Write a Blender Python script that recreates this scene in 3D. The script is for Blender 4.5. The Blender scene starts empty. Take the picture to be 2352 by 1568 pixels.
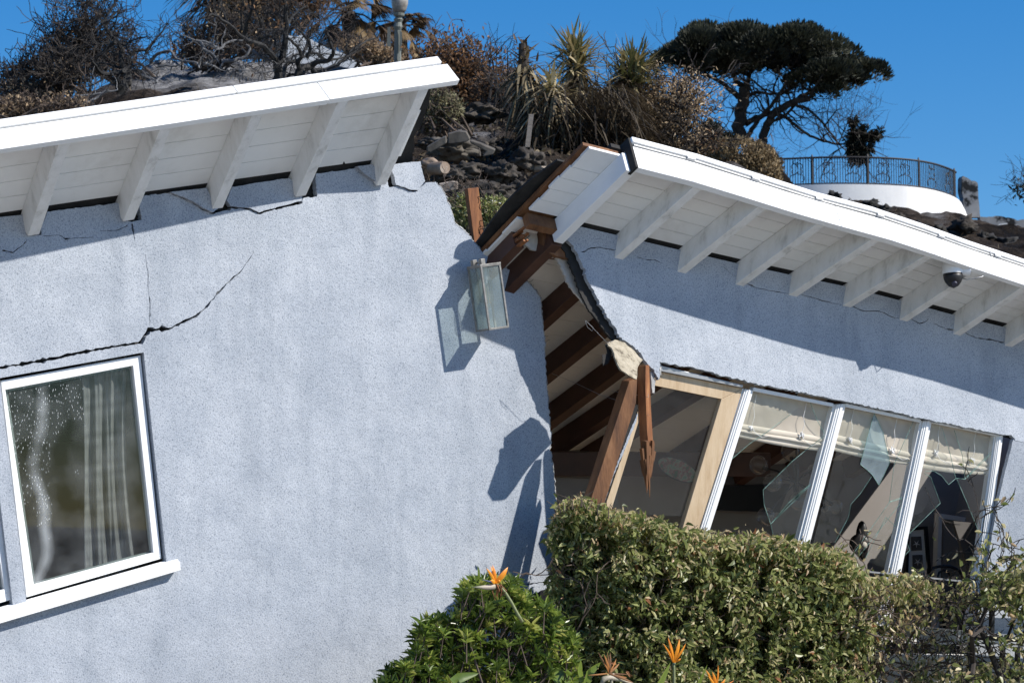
import bpy, bmesh, math, random
import numpy as np
from mathutils import Vector, noise
from mathutils.geometry import tessellate_polygon
R_ = math.radians
scene = bpy.context.scene
COL = scene.collection

# ------------------------------------------------------------------ camera
PITCH = R_(7.0)
LENS = 100.0
FPX = 2352 * LENS / 36.0
CAM = np.array([0.0, 0.0, 1.7])
RT = np.array([1.0, 0.0, 0.0])
FW = np.array([0.0, math.cos(PITCH), math.sin(PITCH)])
UP = np.array([0.0, -math.sin(PITCH), math.cos(PITCH)])
cd = bpy.data.cameras.new('camera')
cam = bpy.data.objects.new('camera', cd)
COL.objects.link(cam)
cam.location = CAM
cam.rotation_euler = (math.pi / 2 + PITCH, 0, 0)
cd.lens = LENS
cd.sensor_width = 36.0
cd.clip_start = 0.1
cd.clip_end = 6000
cd.dof.use_dof = True
cd.dof.focus_distance = 20.0
cd.dof.aperture_fstop = 9.0
scene.camera = cam

# ------------------------------------------------------------------ light
SUNC = np.array([-0.349, -0.324, 0.07])            # direction light travels (right, up, forward)
SUNW = SUNC[0] * RT + SUNC[1] * UP + SUNC[2] * FW
SUNW = SUNW / np.linalg.norm(SUNW)
to_sun = -SUNW
SUN_EL = math.asin(to_sun[2])
SUN_AZ = math.atan2(to_sun[0], to_sun[1])
w = bpy.data.worlds.new('World')
scene.world = w
w.use_nodes = True
nt = w.node_tree
bg = nt.nodes['Background']
sky = nt.nodes.new('ShaderNodeTexSky')
sky.sky_type = 'NISHITA'
sky.sun_disc = False
sky.sun_elevation = SUN_EL
sky.sun_rotation = SUN_AZ
sky.altitude = 200
sky.air_density = 1.0
sky.dust_density = 0.0
sky.ozone_density = 3.0
hs = nt.nodes.new('ShaderNodeHueSaturation')            # clear dry desert-wind sky: deeper blue
hs.inputs['Saturation'].default_value = 1.46
hs.inputs['Hue'].default_value = .507
nt.links.new(sky.outputs[0], hs.inputs['Color'])
nt.links.new(hs.outputs[0], bg.inputs[0])
bg.inputs[1].default_value = 0.088
sl = bpy.data.lights.new('sun', 'SUN')
sl.energy = 4.6
sl.angle = R_(0.53)
sl.color = (1.0, 0.95, 0.88)
so = bpy.data.objects.new('sun', sl)
COL.objects.link(so)
so.rotation_euler = Vector(SUNW).to_track_quat('-Z', 'Y').to_euler()
so.location = (20, -20, 30)
scene.view_settings.view_transform = 'Standard'
scene.view_settings.look = 'None'
scene.view_settings.exposure = 0.58
scene.view_settings.gamma = 1.0
scene.cycles.max_bounces = 8
scene.cycles.transparent_max_bounces = 24
scene.cycles.sample_clamp_indirect = 6.0

# ------------------------------------------------------------------ measuring helpers
def cam_pt(r, u, f):
    return CAM + RT * r + UP * u + FW * f
def P(x, y, d):
    return CAM + d * (FW + RT * ((x - 1176) / FPX) + UP * ((784 - y) / FPX))
def vec(r, u, f):
    return RT * r + UP * u + FW * f
def unit(v):
    return v / np.linalg.norm(v)
class Plane:
    """a real plane in the place: point, along, up and outward normal"""
    def __init__(s, p0, e2, up):
        s.p0 = p0
        s.e2 = unit(e2)
        n = unit(np.cross(s.e2, up))
        if np.dot(n, FW) > 0: n = -n
        s.n = n
        s.up = unit(np.cross(n, s.e2))
        if np.dot(s.up, UP) < 0: s.up = -s.up
    def at(s, x, y, off=0.0):
        dr = FW + RT * ((x - 1176) / FPX) + UP * ((784 - y) / FPX)
        q = s.p0 + s.n * off
        d = np.dot(q - CAM, s.n) / np.dot(dr, s.n)
        return CAM + dr * d
    def pts(s, l, off=0.0):
        return [s.at(x, y, off) for x, y in l]
def depth_of(p):
    return float(np.dot(p - CAM, FW))
CR = {'c1': (0, 0, .5), 'c2': (918.75, 0, .6094), 'c3': (0, 349, .5), 'c4': (918.75, 367.5, .52726),
      'c5': (1470, 643, .46865), 'c6': (0, 781, .50205), 'c7': (735, 1102.5, .35157), 'c8': (1525, 1102.5, .35157),
      'g1': (0, 0, .21875), 'g2': (459.4, 0, .234375), 'g3': (937.1, 55.1, .304687), 'g4': (1488.4, 18.4, .26369),
      'g5': (1782.4, 349.1, .242187), 'g6': (1047.4, 312.4, .24605), 'g7': (1267.9, 716.6, .31634),
      'g8': (2094.8, 551.3, .15231), 'h1': (1635.4, 845.3, .28125), 'h2': (1947.8, 918.8, .29293),
      'h3': (1892.6, 1194.4, .23851), 'h4': (1286.3, 1378.1, .17969), 'h5': (1047.4, 569.6, .12895),
      'h6': (0, 790.1, .41032), 'h7': (790.1, 349.1, .15232), 'h8': (1010.6, 1267.9, .19166)}
def cv(k, l):
    a, b, m = CR[k]
    return [(a + x * m, b + y * m) for x, y in l]
def interp(x, tab):
    xs = [t[0] for t in tab]
    return float(np.interp(x, xs, [t[1] for t in tab]))

# ------------------------------------------------------------------ mesh builder
LOC = {}
class MB:
    def __init__(s):
        s.v = []; s.n = 0; s.f = []; s.t = []
    def add(s, verts, faces, tint=0.5):
        verts = np.asarray(verts, dtype=np.float64).reshape(-1, 3)
        s.v.append(verts)
        if np.isscalar(tint): tint = np.full(len(verts), tint)
        s.t.append(np.asarray(tint, dtype=np.float32))
        if isinstance(faces, np.ndarray):
            s.f.append(faces + s.n)
        else:
            by = {}
            for f in faces: by.setdefault(len(f), []).append(f)
            for k in by: s.f.append(np.array(by[k], dtype=np.int64) + s.n)
        s.n += len(verts)
        return s
    def hexa(s, c, tint=0.5):
        """8 corners: bottom 4 (ccw), top 4"""
        s.add(c, [(0, 3, 2, 1), (4, 5, 6, 7), (0, 1, 5, 4), (1, 2, 6, 5), (2, 3, 7, 6), (3, 0, 4, 7)], tint); return s
    def box(s, o, a, b, c, tint=0.5):
        o = np.asarray(o); a = np.asarray(a); b = np.asarray(b); c = np.asarray(c)
        s.hexa([o, o + a, o + a + b, o + b, o + c, o + a + c, o + a + b + c, o + b + c], tint); return s
    def slab(s, outer, ext, holes=(), tint=0.5):
        loops = [[Vector(p) for p in outer]] + [[Vector(p) for p in h] for h in holes]
        flat = [p for l in loops for p in l]
        tri = tessellate_polygon(loops)
        n = len(flat)
        V = np.array([list(p) for p in flat])
        V2 = V + np.asarray(ext)
        fs = []
        for t in tri:
            fs.append(tuple(t)); fs.append(tuple(i + n for i in reversed(t)))
        k = 0
        for l in loops:
            m = len(l)
            for i in range(m):
                a = k + i; b = k + (i + 1) % m
                fs.append((a, b, b + n, a + n))
            k += m
        s.add(np.vstack([V, V2]), fs, tint); return s
    def tube(s, pts, rad, sides=6, tint=0.5, cap=True):
        pts = [np.asarray(p, float) for p in pts]
        m = len(pts)
        if np.isscalar(rad): rad = [rad] * m
        V = []
        pr = None
        for i in range(m):
            d = pts[min(i + 1, m - 1)] - pts[max(i - 1, 0)]
            L = np.linalg.norm(d)
            d = d / L if L > 1e-9 else np.array([0, 0, 1.0])
            if pr is None:
                h = np.array([0, 0, 1.0]) if abs(d[2]) < .9 else np.array([1.0, 0, 0])
                a = unit(np.cross(d, h))
            else:
                a = pr - d * np.dot(pr, d)
                a = a / max(np.linalg.norm(a), 1e-9)
            pr = a
            b = np.cross(d, a)
            for k in range(sides):
                th = 2 * math.pi * k / sides
                V.append(pts[i] + rad[i] * (a * math.cos(th) + b * math.sin(th)))
        F = []
        for i in range(m - 1):
            for k in range(sides):
                k2 = (k + 1) % sides
                F.append((i * sides + k, i * sides + k2, (i + 1) * sides + k2, (i + 1) * sides + k))
        if cap:
            F.append(tuple(range(sides - 1, -1, -1)))
            F.append(tuple((m - 1) * sides + k for k in range(sides)))
        s.add(V, F, tint); return s
    def blob(s, c, r, amp=0.25, fq=1.5, seed=0, sub=2, tint=0.5):
        bm = bmesh.new()
        bmesh.ops.create_icosphere(bm, subdivisions=sub, radius=1.0)
        V = []
        c = np.asarray(c); r = np.asarray(r) * np.ones(3)
        for v in bm.verts:
            k = 1 + amp * noise.fractal(v.co * fq + Vector((seed * 3.1, seed * 1.7, 0)), .8, 2.0, 3)
            V.append(c + np.array(v.co) * r * k)
        F = [tuple(v.index for v in f.verts) for f in bm.faces]
        bm.free()
        s.add(V, F, tint); return s
    def leaves(s, pos, dirs, nrm, length, width, fold=0.35, curl=0.0, tint=None, rng=None):
        """ovate folded leaves; all arguments are arrays of n leaves"""
        n = len(pos)
        d = dirs / np.linalg.norm(dirs, axis=1)[:, None]
        sd = np.cross(d, nrm)
        sd /= np.maximum(np.linalg.norm(sd, axis=1), 1e-6)[:, None]
        up = np.cross(sd, d)
        L = np.asarray(length) * np.ones(n); W = np.asarray(width) * np.ones(n)
        cu = np.asarray(curl) * np.ones(n)
        def pt(a, b, c):
            return pos + d * (L * a)[:, None] + sd * (W * b)[:, None] + up * (W * c * fold + L * cu * (-(a * a)))[:, None]
        V = np.stack([pt(0, 0, 0), pt(.3, .5, 1), pt(.68, .38, .8), pt(1, 0, 0), pt(.68, -.38, .8), pt(.3, -.5, 1)], 1).reshape(-1, 3)
        base = np.arange(n)[:, None] * 6
        F = np.vstack([base + np.array([[0, 1, 2, 3]]), base + np.array([[0, 3, 4, 5]])])
        if tint is None: tint = np.full(n, .5)
        s.add(V, F, np.repeat(tint, 6)); return s
    def blades(s, base, dirs, length, width, droop, tint, seg=4):
        """long narrow drooping leaves"""
        n = len(base)
        d = dirs / np.linalg.norm(dirs, axis=1)[:, None]
        z = np.array([0, 0, 1.0])
        sd = np.cross(d, z + np.zeros_like(d))
        sd /= np.maximum(np.linalg.norm(sd, axis=1), 1e-4)[:, None]
        L = np.asarray(length) * np.ones(n); W = np.asarray(width) * np.ones(n); D = np.asarray(droop) * np.ones(n)
        rows = []
        for i in range(seg + 1):
            a = i / seg
            c = base + d * (L * a)[:, None] - z * (L * D * a * a)[:, None]
            ww = W * (1 - a) ** .6 * (.6 + .4 * min(1, a * 4)) * .5 + 1e-4
            rows.append(c + sd * ww[:, None]); rows.append(c - sd * ww[:, None])
        V = np.stack(rows, 1).reshape(-1, 3)
        k = 2 * (seg + 1)
        b0 = np.arange(n)[:, None] * k
        F = np.vstack([b0 + np.array([[2 * i, 2 * i + 1, 2 * i + 3, 2 * i + 2]]) for i in range(seg)])
        s.add(V, F, np.repeat(np.asarray(tint) * np.ones(n), k)); return s
    def build(s, name, mat, parent=None, smooth=False, bevel=0.0, base=None, uvn=False):
        V = np.vstack(s.v)
        off = np.zeros(3)
        if parent is not None: off = LOC[parent.name]
        elif base is not None: off = np.asarray(base, float)
        else:
            mn = V.min(0); mx = V.max(0)
            off = np.array([(mn[0] + mx[0]) / 2, (mn[1] + mx[1]) / 2, mn[2]])
        me = bpy.data.meshes.new(name)
        V = V - off
        tot = np.concatenate([np.full(len(f), f.shape[1]) for f in s.f])
        idx = np.concatenate([f.reshape(-1) for f in s.f])
        me.vertices.add(len(V)); me.vertices.foreach_set('co', V.astype(np.float32).ravel())
        me.loops.add(len(idx)); me.loops.foreach_set('vertex_index', idx.astype(np.int32))
        me.polygons.add(len(tot))
        me.polygons.foreach_set('loop_start', np.concatenate([[0], np.cumsum(tot)[:-1]]).astype(np.int32))
        me.polygons.foreach_set('loop_total', tot.astype(np.int32))
        me.update(calc_edges=True)
        me.validate()
        at = me.attributes.new('tint', 'FLOAT', 'POINT')
        at.data.foreach_set('value', np.concatenate(s.t).astype(np.float32))
        if smooth:
            me.polygons.foreach_set('use_smooth', np.ones(len(me.polygons), dtype=bool))
        else:
            me.polygons.foreach_set('use_smooth', np.zeros(len(me.polygons), dtype=bool))
            bm = bmesh.new(); bm.from_mesh(me); bmesh.ops.recalc_face_normals(bm, faces=bm.faces) if len(tot) < 20000 else None
            bm.to_mesh(me); bm.free()
        o = bpy.data.objects.new(name, me)
        me.materials.append(mat)
        COL.objects.link(o)
        if parent is not None:
            o.parent = parent
        else:
            o.location = off
        LOC[o.name] = off
        if bevel > 0:
            b = o.modifiers.new('bevel', 'BEVEL'); b.width = bevel; b.segments = 2; b.limit_method = 'ANGLE'; b.angle_limit = R_(40)
        return o

def tag(o, label=None, cat=None, group=None, kind=None):
    if label: o['label'] = label
    if cat: o['category'] = cat
    if group: o['group'] = group
    if kind: o['kind'] = kind
    return o
def thing(name, label, cat, base, group=None):
    o = bpy.data.objects.new(name, None)
    COL.objects.link(o)
    o.location = base
    o.empty_display_size = .1
    LOC[o.name] = np.asarray(base, float)
    return tag(o, label, cat, group)

def rag(pts, amp, step, seed=0, closed=True, keep=()):
    """subdivide a D-space outline and roughen it; edges whose index is in keep stay straight"""
    rng = random.Random(seed)
    out = []
    m = len(pts)
    for i in range(m if closed else m - 1):
        a = pts[i]; b = pts[(i + 1) % m]
        out.append(a)
        L = math.hypot(b[0] - a[0], b[1] - a[1])
        k = int(L / step)
        if i in keep or k < 1: continue
        nx, ny = -(b[1] - a[1]) / L, (b[0] - a[0]) / L
        for j in range(1, k + 1):
            u = (j + rng.uniform(-.4, .4)) / (k + 1)
            q = rng.uniform(-amp, amp) * rng.choice([.25, .5, 1.0]) + amp * 1.1 * noise.noise(Vector((a[0] * .05 + u * L * .08, a[1] * .05, seed)))
            out.append((a[0] + (b[0] - a[0]) * u + nx * q, a[1] + (b[1] - a[1]) * u + ny * q))
    if not closed: out.append(pts[-1])
    return out
def slit(path, wid, seed=0, step=7, amp=1.2):
    """a crack as a thin closed outline"""
    rng = random.Random(seed)
    P0 = []; W0 = []
    for i in range(len(path) - 1):
        a = path[i]; b = path[i + 1]
        L = math.hypot(b[0] - a[0], b[1] - a[1]); k = max(1, int(L / step))
        for j in range(k):
            u = j / k
            P0.append((a[0] + (b[0] - a[0]) * u + (rng.uniform(-amp, amp) if j else 0), a[1] + (b[1] - a[1]) * u + (rng.uniform(-amp, amp) if j else 0)))
            W0.append(wid[i] + (wid[i + 1] - wid[i]) * u)
    P0.append(path[-1]); W0.append(wid[-1])
    l1 = []; l2 = []
    for i, p in enumerate(P0):
        a = P0[max(i - 1, 0)]; b = P0[min(i + 1, len(P0) - 1)]
        L = math.hypot(b[0] - a[0], b[1] - a[1]) + 1e-6
        nx, ny = -(b[1] - a[1]) / L, (b[0] - a[0]) / L
        h = W0[i] * .5 * rng.uniform(.35, 1.45) * (1.9 if rng.random() < .09 else 1)
        l1.append((p[0] + nx * h, p[1] + ny * h)); l2.append((p[0] - nx * h, p[1] - ny * h))
    return l1 + l2[::-1]

# ------------------------------------------------------------------ materials
def newmat(name):
    m = bpy.data.materials.new(name)
    m.use_nodes = True
    n = m.node_tree.nodes; l = m.node_tree.links
    return m, n, l, n['Principled BSDF']
def ramp(n, stops):
    r = n.new('ShaderNodeValToRGB')
    e = r.color_ramp.elements
    while len(e) > 1: e.remove(e[0])
    e[0].position = stops[0][0]; e[0].color = (*stops[0][1], 1)
    for p, c in stops[1:]:
        k = e.new(p); k.color = (*c, 1)
    return r
def simple(name, stops, scale=4.0, rough=.6, bump=0.0, bscale=40.0, detail=5, stretch=(1, 1, 1), spec=.4, metal=0.0, bdist=.01):
    m, n, l, b = newmat(name)
    tc = n.new('ShaderNodeTexCoord'); mp = n.new('ShaderNodeMapping'); mp.inputs['Scale'].default_value = stretch
    l.new(tc.outputs['Object'], mp.inputs[0])
    t = n.new('ShaderNodeTexNoise'); t.inputs['Scale'].default_value = scale; t.inputs['Detail'].default_value = detail
    t.inputs['Roughness'].default_value = .65
    l.new(mp.outputs[0], t.inputs['Vector'])
    r = ramp(n, stops); l.new(t.outputs[0], r.inputs[0]); l.new(r.outputs[0], b.inputs['Base Color'])
    b.inputs['Roughness'].default_value = rough; b.inputs['Specular IOR Level'].default_value = spec; b.inputs['Metallic'].default_value = metal
    if bump > 0:
        t2 = n.new('ShaderNodeTexNoise'); t2.inputs['Scale'].default_value = bscale; t2.inputs['Detail'].default_value = 4
        l.new(mp.outputs[0], t2.inputs['Vector'])
        bp = n.new('ShaderNodeBump'); bp.inputs['Strength'].default_value = bump; bp.inputs['Distance'].default_value = bdist
        l.new(t2.outputs[0], bp.inputs['Height']); l.new(bp.outputs[0], b.inputs['Normal'])
    return m
def stucco_mat(name, lo, hi):
    m, n, l, b = newmat(name)
    tc = n.new('ShaderNodeTexCoord')
    big = n.new('ShaderNodeTexNoise'); big.inputs['Scale'].default_value = 2.6; big.inputs['Detail'].default_value = 6; big.inputs['Roughness'].default_value = .6
    l.new(tc.outputs['Object'], big.inputs['Vector'])
    r = ramp(n, [(.34, lo), (.64, hi)]); l.new(big.outputs[0], r.inputs[0])
    # shade in the pits of the dash coat, painted in as dark speckle
    rot = n.new('ShaderNodeMapping'); rot.inputs['Rotation'].default_value = (.61, .43, .77); l.new(tc.outputs['Object'], rot.inputs[0])
    vo = n.new('ShaderNodeTexNoise'); vo.inputs['Scale'].default_value = 100; vo.inputs['Detail'].default_value = 1.0; vo.inputs['Roughness'].default_value = .6
    l.new(rot.outputs[0], vo.inputs['Vector'])
    pr = ramp(n, [(.24, (.46, .48, .52)), (.36, (.80, .81, .83)), (.46, (.97, .97, .97)), (.62, (1.08, 1.08, 1.08))]); l.new(vo.outputs[0], pr.inputs[0])
    v2 = n.new('ShaderNodeTexNoise'); v2.inputs['Scale'].default_value = 175; v2.inputs['Detail'].default_value = 1.0
    l.new(rot.outputs[0], v2.inputs['Vector'])
    p2 = ramp(n, [(.30, (.60, .62, .65)), (.42, (.92, .92, .93)), (.62, (1, 1, 1))]); l.new(v2.outputs[0], p2.inputs[0])
    m0 = n.new('ShaderNodeMix'); m0.data_type = 'RGBA'; m0.blend_type = 'MULTIPLY'; m0.inputs[0].default_value = 1.0
    l.new(pr.outputs[0], m0.inputs[6]); l.new(p2.outputs[0], m0.inputs[7])
    mx = n.new('ShaderNodeMix'); mx.data_type = 'RGBA'; mx.blend_type = 'MULTIPLY'; mx.inputs[0].default_value = .9
    gs = n.new('ShaderNodeMapping'); gs.inputs['Scale'].default_value = (5.5, 5.5, .55); l.new(tc.outputs['Object'], gs.inputs[0])
    gn = n.new('ShaderNodeTexNoise'); gn.inputs['Scale'].default_value = 1.0; gn.inputs['Detail'].default_value = 5; l.new(gs.outputs[0], gn.inputs['Vector'])
    gr = ramp(n, [(.34, (.86, .87, .88)), (.52, (1, 1, 1))]); l.new(gn.outputs[0], gr.inputs[0])
    mg = n.new('ShaderNodeMix'); mg.data_type = 'RGBA'; mg.blend_type = 'MULTIPLY'; mg.inputs[0].default_value = .8
    l.new(r.outputs[0], mg.inputs[6]); l.new(gr.outputs[0], mg.inputs[7])
    l.new(mg.outputs[2], mx.inputs[6]); l.new(m0.outputs[2], mx.inputs[7]); l.new(mx.outputs[2], b.inputs['Base Color'])
    b.inputs['Roughness'].default_value = .9; b.inputs['Specular IOR Level'].default_value = .15
    b1 = n.new('ShaderNodeBump'); b1.inputs['Strength'].default_value = .25; b1.inputs['Distance'].default_value = .008
    l.new(vo.outputs[0], b1.inputs['Height'])
    b2 = n.new('ShaderNodeBump'); b2.inputs['Strength'].default_value = .5; b2.inputs['Distance'].default_value = .02
    t3 = n.new('ShaderNodeTexNoise'); t3.inputs['Scale'].default_value = 6; t3.inputs['Detail'].default_value = 3
    l.new(tc.outputs['Object'], t3.inputs['Vector']); l.new(t3.outputs[0], b2.inputs['Height'])
    l.new(b2.outputs[0], b1.inputs['Normal']); l.new(b1.outputs[0], b.inputs['Normal'])
    return m
def leaf_mat(name, stops, rough=.45, trans=.3, spec=.5):
    m, n, l, b = newmat(name)
    a = n.new('ShaderNodeAttribute'); a.attribute_name = 'tint'
    r = ramp(n, stops); l.new(a.outputs['Fac'], r.inputs[0])
    l.new(r.outputs[0], b.inputs['Base Color'])
    b.inputs['Roughness'].default_value = rough; b.inputs['Specular IOR Level'].default_value = spec
    tr = n.new('ShaderNodeBsdfTranslucent'); l.new(r.outputs[0], tr.inputs[0])
    mx = n.new('ShaderNodeMixShader'); mx.inputs[0].default_value = trans
    l.new(b.outputs[0], mx.inputs[1]); l.new(tr.outputs[0], mx.inputs[2])
    l.new(mx.outputs[0], n['Material Output'].inputs[0])
    return m
def thin_fresnel(n, l, rim=5.0):
    """reflectance of a thin pane, the same from both of its faces"""
    lw = n.new('ShaderNodeLayerWeight'); lw.inputs[0].default_value = .5
    pw = n.new('ShaderNodeMath'); pw.operation = 'POWER'; pw.inputs[1].default_value = rim; l.new(lw.outputs['Facing'], pw.inputs[0])
    ma = n.new('ShaderNodeMath'); ma.operation = 'MULTIPLY_ADD'; ma.inputs[1].default_value = .7; ma.inputs[2].default_value = .022; l.new(pw.outputs[0], ma.inputs[0])
    return ma
def glass_mat(name, tint=(.93, .97, .96), haze=0.0, hcol=(.6, .66, .7), rim=5.0, edge=1.45):
    m, n, l, b = newmat(name)
    n.remove(b)
    tr = n.new('ShaderNodeBsdfTransparent'); tr.inputs[0].default_value = (*tint, 1)
    gl = n.new('ShaderNodeBsdfGlossy'); gl.inputs['Roughness'].default_value = .01
    fr = thin_fresnel(n, l, rim)
    m1 = n.new('ShaderNodeMixShader'); l.new(fr.outputs[0], m1.inputs[0]); l.new(tr.outputs[0], m1.inputs[1]); l.new(gl.outputs[0], m1.inputs[2])
    out = m1
    if haze > 0:
        df = n.new('ShaderNodeBsdfDiffuse'); df.inputs[0].default_value = (*hcol, 1)
        m2 = n.new('ShaderNodeMixShader'); l.new(m1.outputs[0], m2.inputs[1]); l.new(df.outputs[0], m2.inputs[2])
        tc = n.new('ShaderNodeTexCoord'); tn = n.new('ShaderNodeTexNoise'); tn.inputs['Scale'].default_value = 5; tn.inputs['Detail'].default_value = 6
        l.new(tc.outputs['Object'], tn.inputs['Vector'])
        mr = n.new('ShaderNodeMapRange'); mr.inputs[1].default_value = .35; mr.inputs[2].default_value = .7; mr.inputs[3].default_value = haze * .4; mr.inputs[4].default_value = haze
        l.new(tn.outputs[0], mr.inputs[0])
        l.new(mr.outputs[0], m2.inputs[0]); out = m2
    l.new(out.outputs[0], n['Material Output'].inputs[0])
    return m

M = {}
M['stucco'] = stucco_mat('blue grey stucco', (.345, .378, .423), (.425, .455, .496))
M['white'] = simple('white exterior paint', [(.3, (.77, .77, .76)), (.7, (.84, .84, .83))], 3, .5, .15, 60, stretch=(1, 1, 1))
M['white_wood'] = simple('brushed white timber', [(.28, (.50, .49, .46)), (.45, (.72, .71, .68)), (.7, (.81, .80, .78))], 5, .6, .4, 50, stretch=(2.2, 2.2, .7))
M['soffit'] = simple('white soffit boards', [(.28, (.66, .65, .62)), (.45, (.79, .79, .77)), (.7, (.84, .84, .82))], 2.2, .6, .1, 30)
M['gap'] = simple('tar paper and gap black', [(.3, (.008, .008, .008)), (.7, (.03, .028, .026))], 8, .8, .3, 40)  # also the painted dark of eave gaps and the slab inside the hedge
M['old_wood'] = simple('old brown framing', [(.3, (.07, .03, .014)), (.55, (.17, .075, .03)), (.75, (.26, .13, .06))], 10, .75, .4, 60, stretch=(1, 1, .25))
M['red_wood'] = simple('redwood stud', [(.3, (.12, .042, .015)), (.55, (.25, .10, .036)), (.75, (.40, .19, .075))], 9, .7, .4, 70, stretch=(2, 2, .3))
M['brown_paint'] = simple('dark brown painted rafters', [(.3, (.055, .024, .015)), (.7, (.095, .042, .027))], 5, .5, .1, 40)
M['oak'] = simple('pale varnished oak', [(.3, (.44, .31, .185)), (.55, (.55, .42, .275)), (.75, (.61, .48, .335))], 6, .4, .15, 60, stretch=(3, 3, .4))
M['ceiling'] = simple('cream ceiling boards', [(.3, (.78, .74, .68)), (.7, (.86, .82, .76))], 4, .6)
M['drywall'] = simple('torn drywall', [(.3, (.36, .33, .29)), (.7, (.55, .52, .47))], 12, .9, .4, 40)
M['plaster'] = simple('cracked plaster', [(.38, (.12, .10, .072)), (.47, (.30, .265, .20)), (.7, (.42, .375, .295))], 16, .9, .8, 30, bdist=.02)
M['stucco_core'] = simple('grey render core', [(.3, (.25, .25, .25)), (.7, (.42, .42, .41))], 20, .9, .4, 80)
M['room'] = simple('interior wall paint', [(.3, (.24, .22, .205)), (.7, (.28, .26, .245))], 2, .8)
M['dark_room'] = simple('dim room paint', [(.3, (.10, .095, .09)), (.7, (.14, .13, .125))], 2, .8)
M['black'] = simple('black metal', [(.3, (.008, .008, .009)), (.7, (.018, .018, .02))], 5, .45)
M['blackpanel'] = simple('black panel', [(.3, (.005, .005, .006)), (.7, (.012, .012, .013))], 5, .5)
M['pewter'] = simple('weathered pewter', [(.3, (.13, .125, .115)), (.7, (.30, .29, .27))], 18, .5, .2, 60, metal=.35)
M['steel'] = simple('galvanised flashing', [(.3, (.32, .33, .34)), (.7, (.46, .47, .48))], 10, .45, metal=.5)
M['glass'] = glass_mat('window glass', (.95, .965, .96), haze=.014, hcol=(.5, .52, .52), edge=1.3)
M['lantern_glass'] = glass_mat('lantern glass', (.92, .95, .94), haze=.13, hcol=(.62, .66, .63), edge=1.3)
M['shard'] = glass_mat('broken glass', (.965, .975, .968), haze=.018, hcol=(.5, .55, .55), edge=1.3)
M['shard_bright'] = glass_mat('frosted shard', (.70, .80, .82), haze=.30, hcol=(.55, .64, .68))
M['glass_edge'] = simple('green glass edge', [(.35, (.05, .11, .09)), (.55, (.20, .34, .29)), (.75, (.45, .60, .55))], 14, .25)
M['bulb'] = glass_mat('clear globe', (.90, .89, .87), haze=.10, hcol=(.6, .58, .55), rim=2.0)
M['blind'] = leaf_mat('linen blind', [(0, (.50, .44, .36)), (1, (.76, .69, .58))], .9, .25, .1)
M['curtain'] = leaf_mat('sheer curtain', [(0, (.20, .20, .195)), (1, (.46, .46, .445))], .9, .4, .1)
M['sky_white'] = simple('white render', [(.3, (.72, .71, .69)), (.7, (.80, .79, .77))], 2, .8, .2, 15)
M['charred'] = simple('charred wood', [(.35, (.010, .010, .010)), (.6, (.030, .029, .028)), (.8, (.07, .068, .066))], 3, .85, .5, 14)
M['ash_wood'] = simple('ashen branch', [(.3, (.06, .06, .062)), (.7, (.22, .22, .225))], 3, .9, .4, 14)
M['bark'] = simple('dark bark', [(.3, (.018, .014, .012)), (.7, (.055, .045, .038))], 5, .9, .6, 18)
M['rock'] = simple('scorched rubble', [(.30, (.010, .009, .008)), (.5, (.040, .034, .029)), (.66, (.10, .085, .07)), (.8, (.20, .18, .16))], 2.2, .95, .8, 9, bdist=.05)
M['concrete'] = simple('broken concrete', [(.3, (.035, .03, .026)), (.55, (.10, .088, .072)), (.75, (.17, .15, .125))], 4, .9, .5, 14)
M['clay'] = simple('scorched clay', [(.3, (.14, .095, .06)), (.55, (.27, .20, .15)), (.7, (.38, .33, .28))], 5, .8)
M['greyplank'] = simple('weathered plank', [(.3, (.22, .18, .15)), (.7, (.40, .34, .28))], 8, .9, .4, 30, stretch=(1, 1, 3))
M['iron'] = simple('wrought iron', [(.3, (.010, .010, .012)), (.7, (.026, .024, .026))], 6, .6)
M['lamp_post'] = simple('green grey post', [(.3, (.12, .13, .115)), (.7, (.17, .18, .16))], 4, .6)
M['lamp_globe'] = simple('sooted globe', [(.38, (.10, .09, .08)), (.6, (.36, .34, .31))], 3, .4)
M['render_burnt'] = simple('sooted render', [(.40, (.02, .02, .02)), (.47, (.32, .31, .30)), (.75, (.48, .47, .45))], 1.6, .9, .4, 12)
M['twig'] = simple('dry twig', [(.3, (.05, .035, .027)), (.7, (.12, .09, .07))], 5, .9)
M['stem'] = simple('green stem', [(.3, (.16, .19, .08)), (.7, (.27, .28, .15))], 5, .6)
M['orange'] = leaf_mat('orange petal', [(0, (.78, .20, .01)), (1, (.95, .42, .03))], .45, .35)
M['bluepetal'] = simple('blue tongue', [(.3, (.02, .03, .12)), (.7, (.05, .07, .22))], 5, .5)
M['bract'] = simple('grey green bract', [(.3, (.24, .25, .16)), (.7, (.42, .34, .28))], 9, .55)
M['dryflower'] = leaf_mat('dried petal', [(0, (.12, .06, .03)), (.5, (.32, .16, .07)), (1, (.62, .24, .05))], .7, .3)
M['hedge'] = leaf_mat('hedge leaf', [(0, (.065, .095, .026)), (.35, (.19, .225, .070)), (.62, (.34, .36, .135)), (.76, (.53, .49, .25)), (.9, (.66, .56, .36)), (1, (.42, .20, .10))], .40, .42, .5)
M['bush'] = leaf_mat('lance leaf', [(0, (.042, .075, .016)), (.5, (.15, .22, .036)), (.85, (.30, .36, .07)), (1, (.44, .44, .12))], .33, .36, .5)
M['dryhedge'] = leaf_mat('dry tan leaf', [(0, (.10, .07, .04)), (.5, (.24, .18, .10)), (1, (.44, .34, .21))], .8, .3, .2)
M['brownleaf'] = leaf_mat('scorched brown leaf', [(0, (.06, .035, .02)), (.5, (.19, .105, .055)), (1, (.36, .21, .11))], .8, .3, .2)
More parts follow.
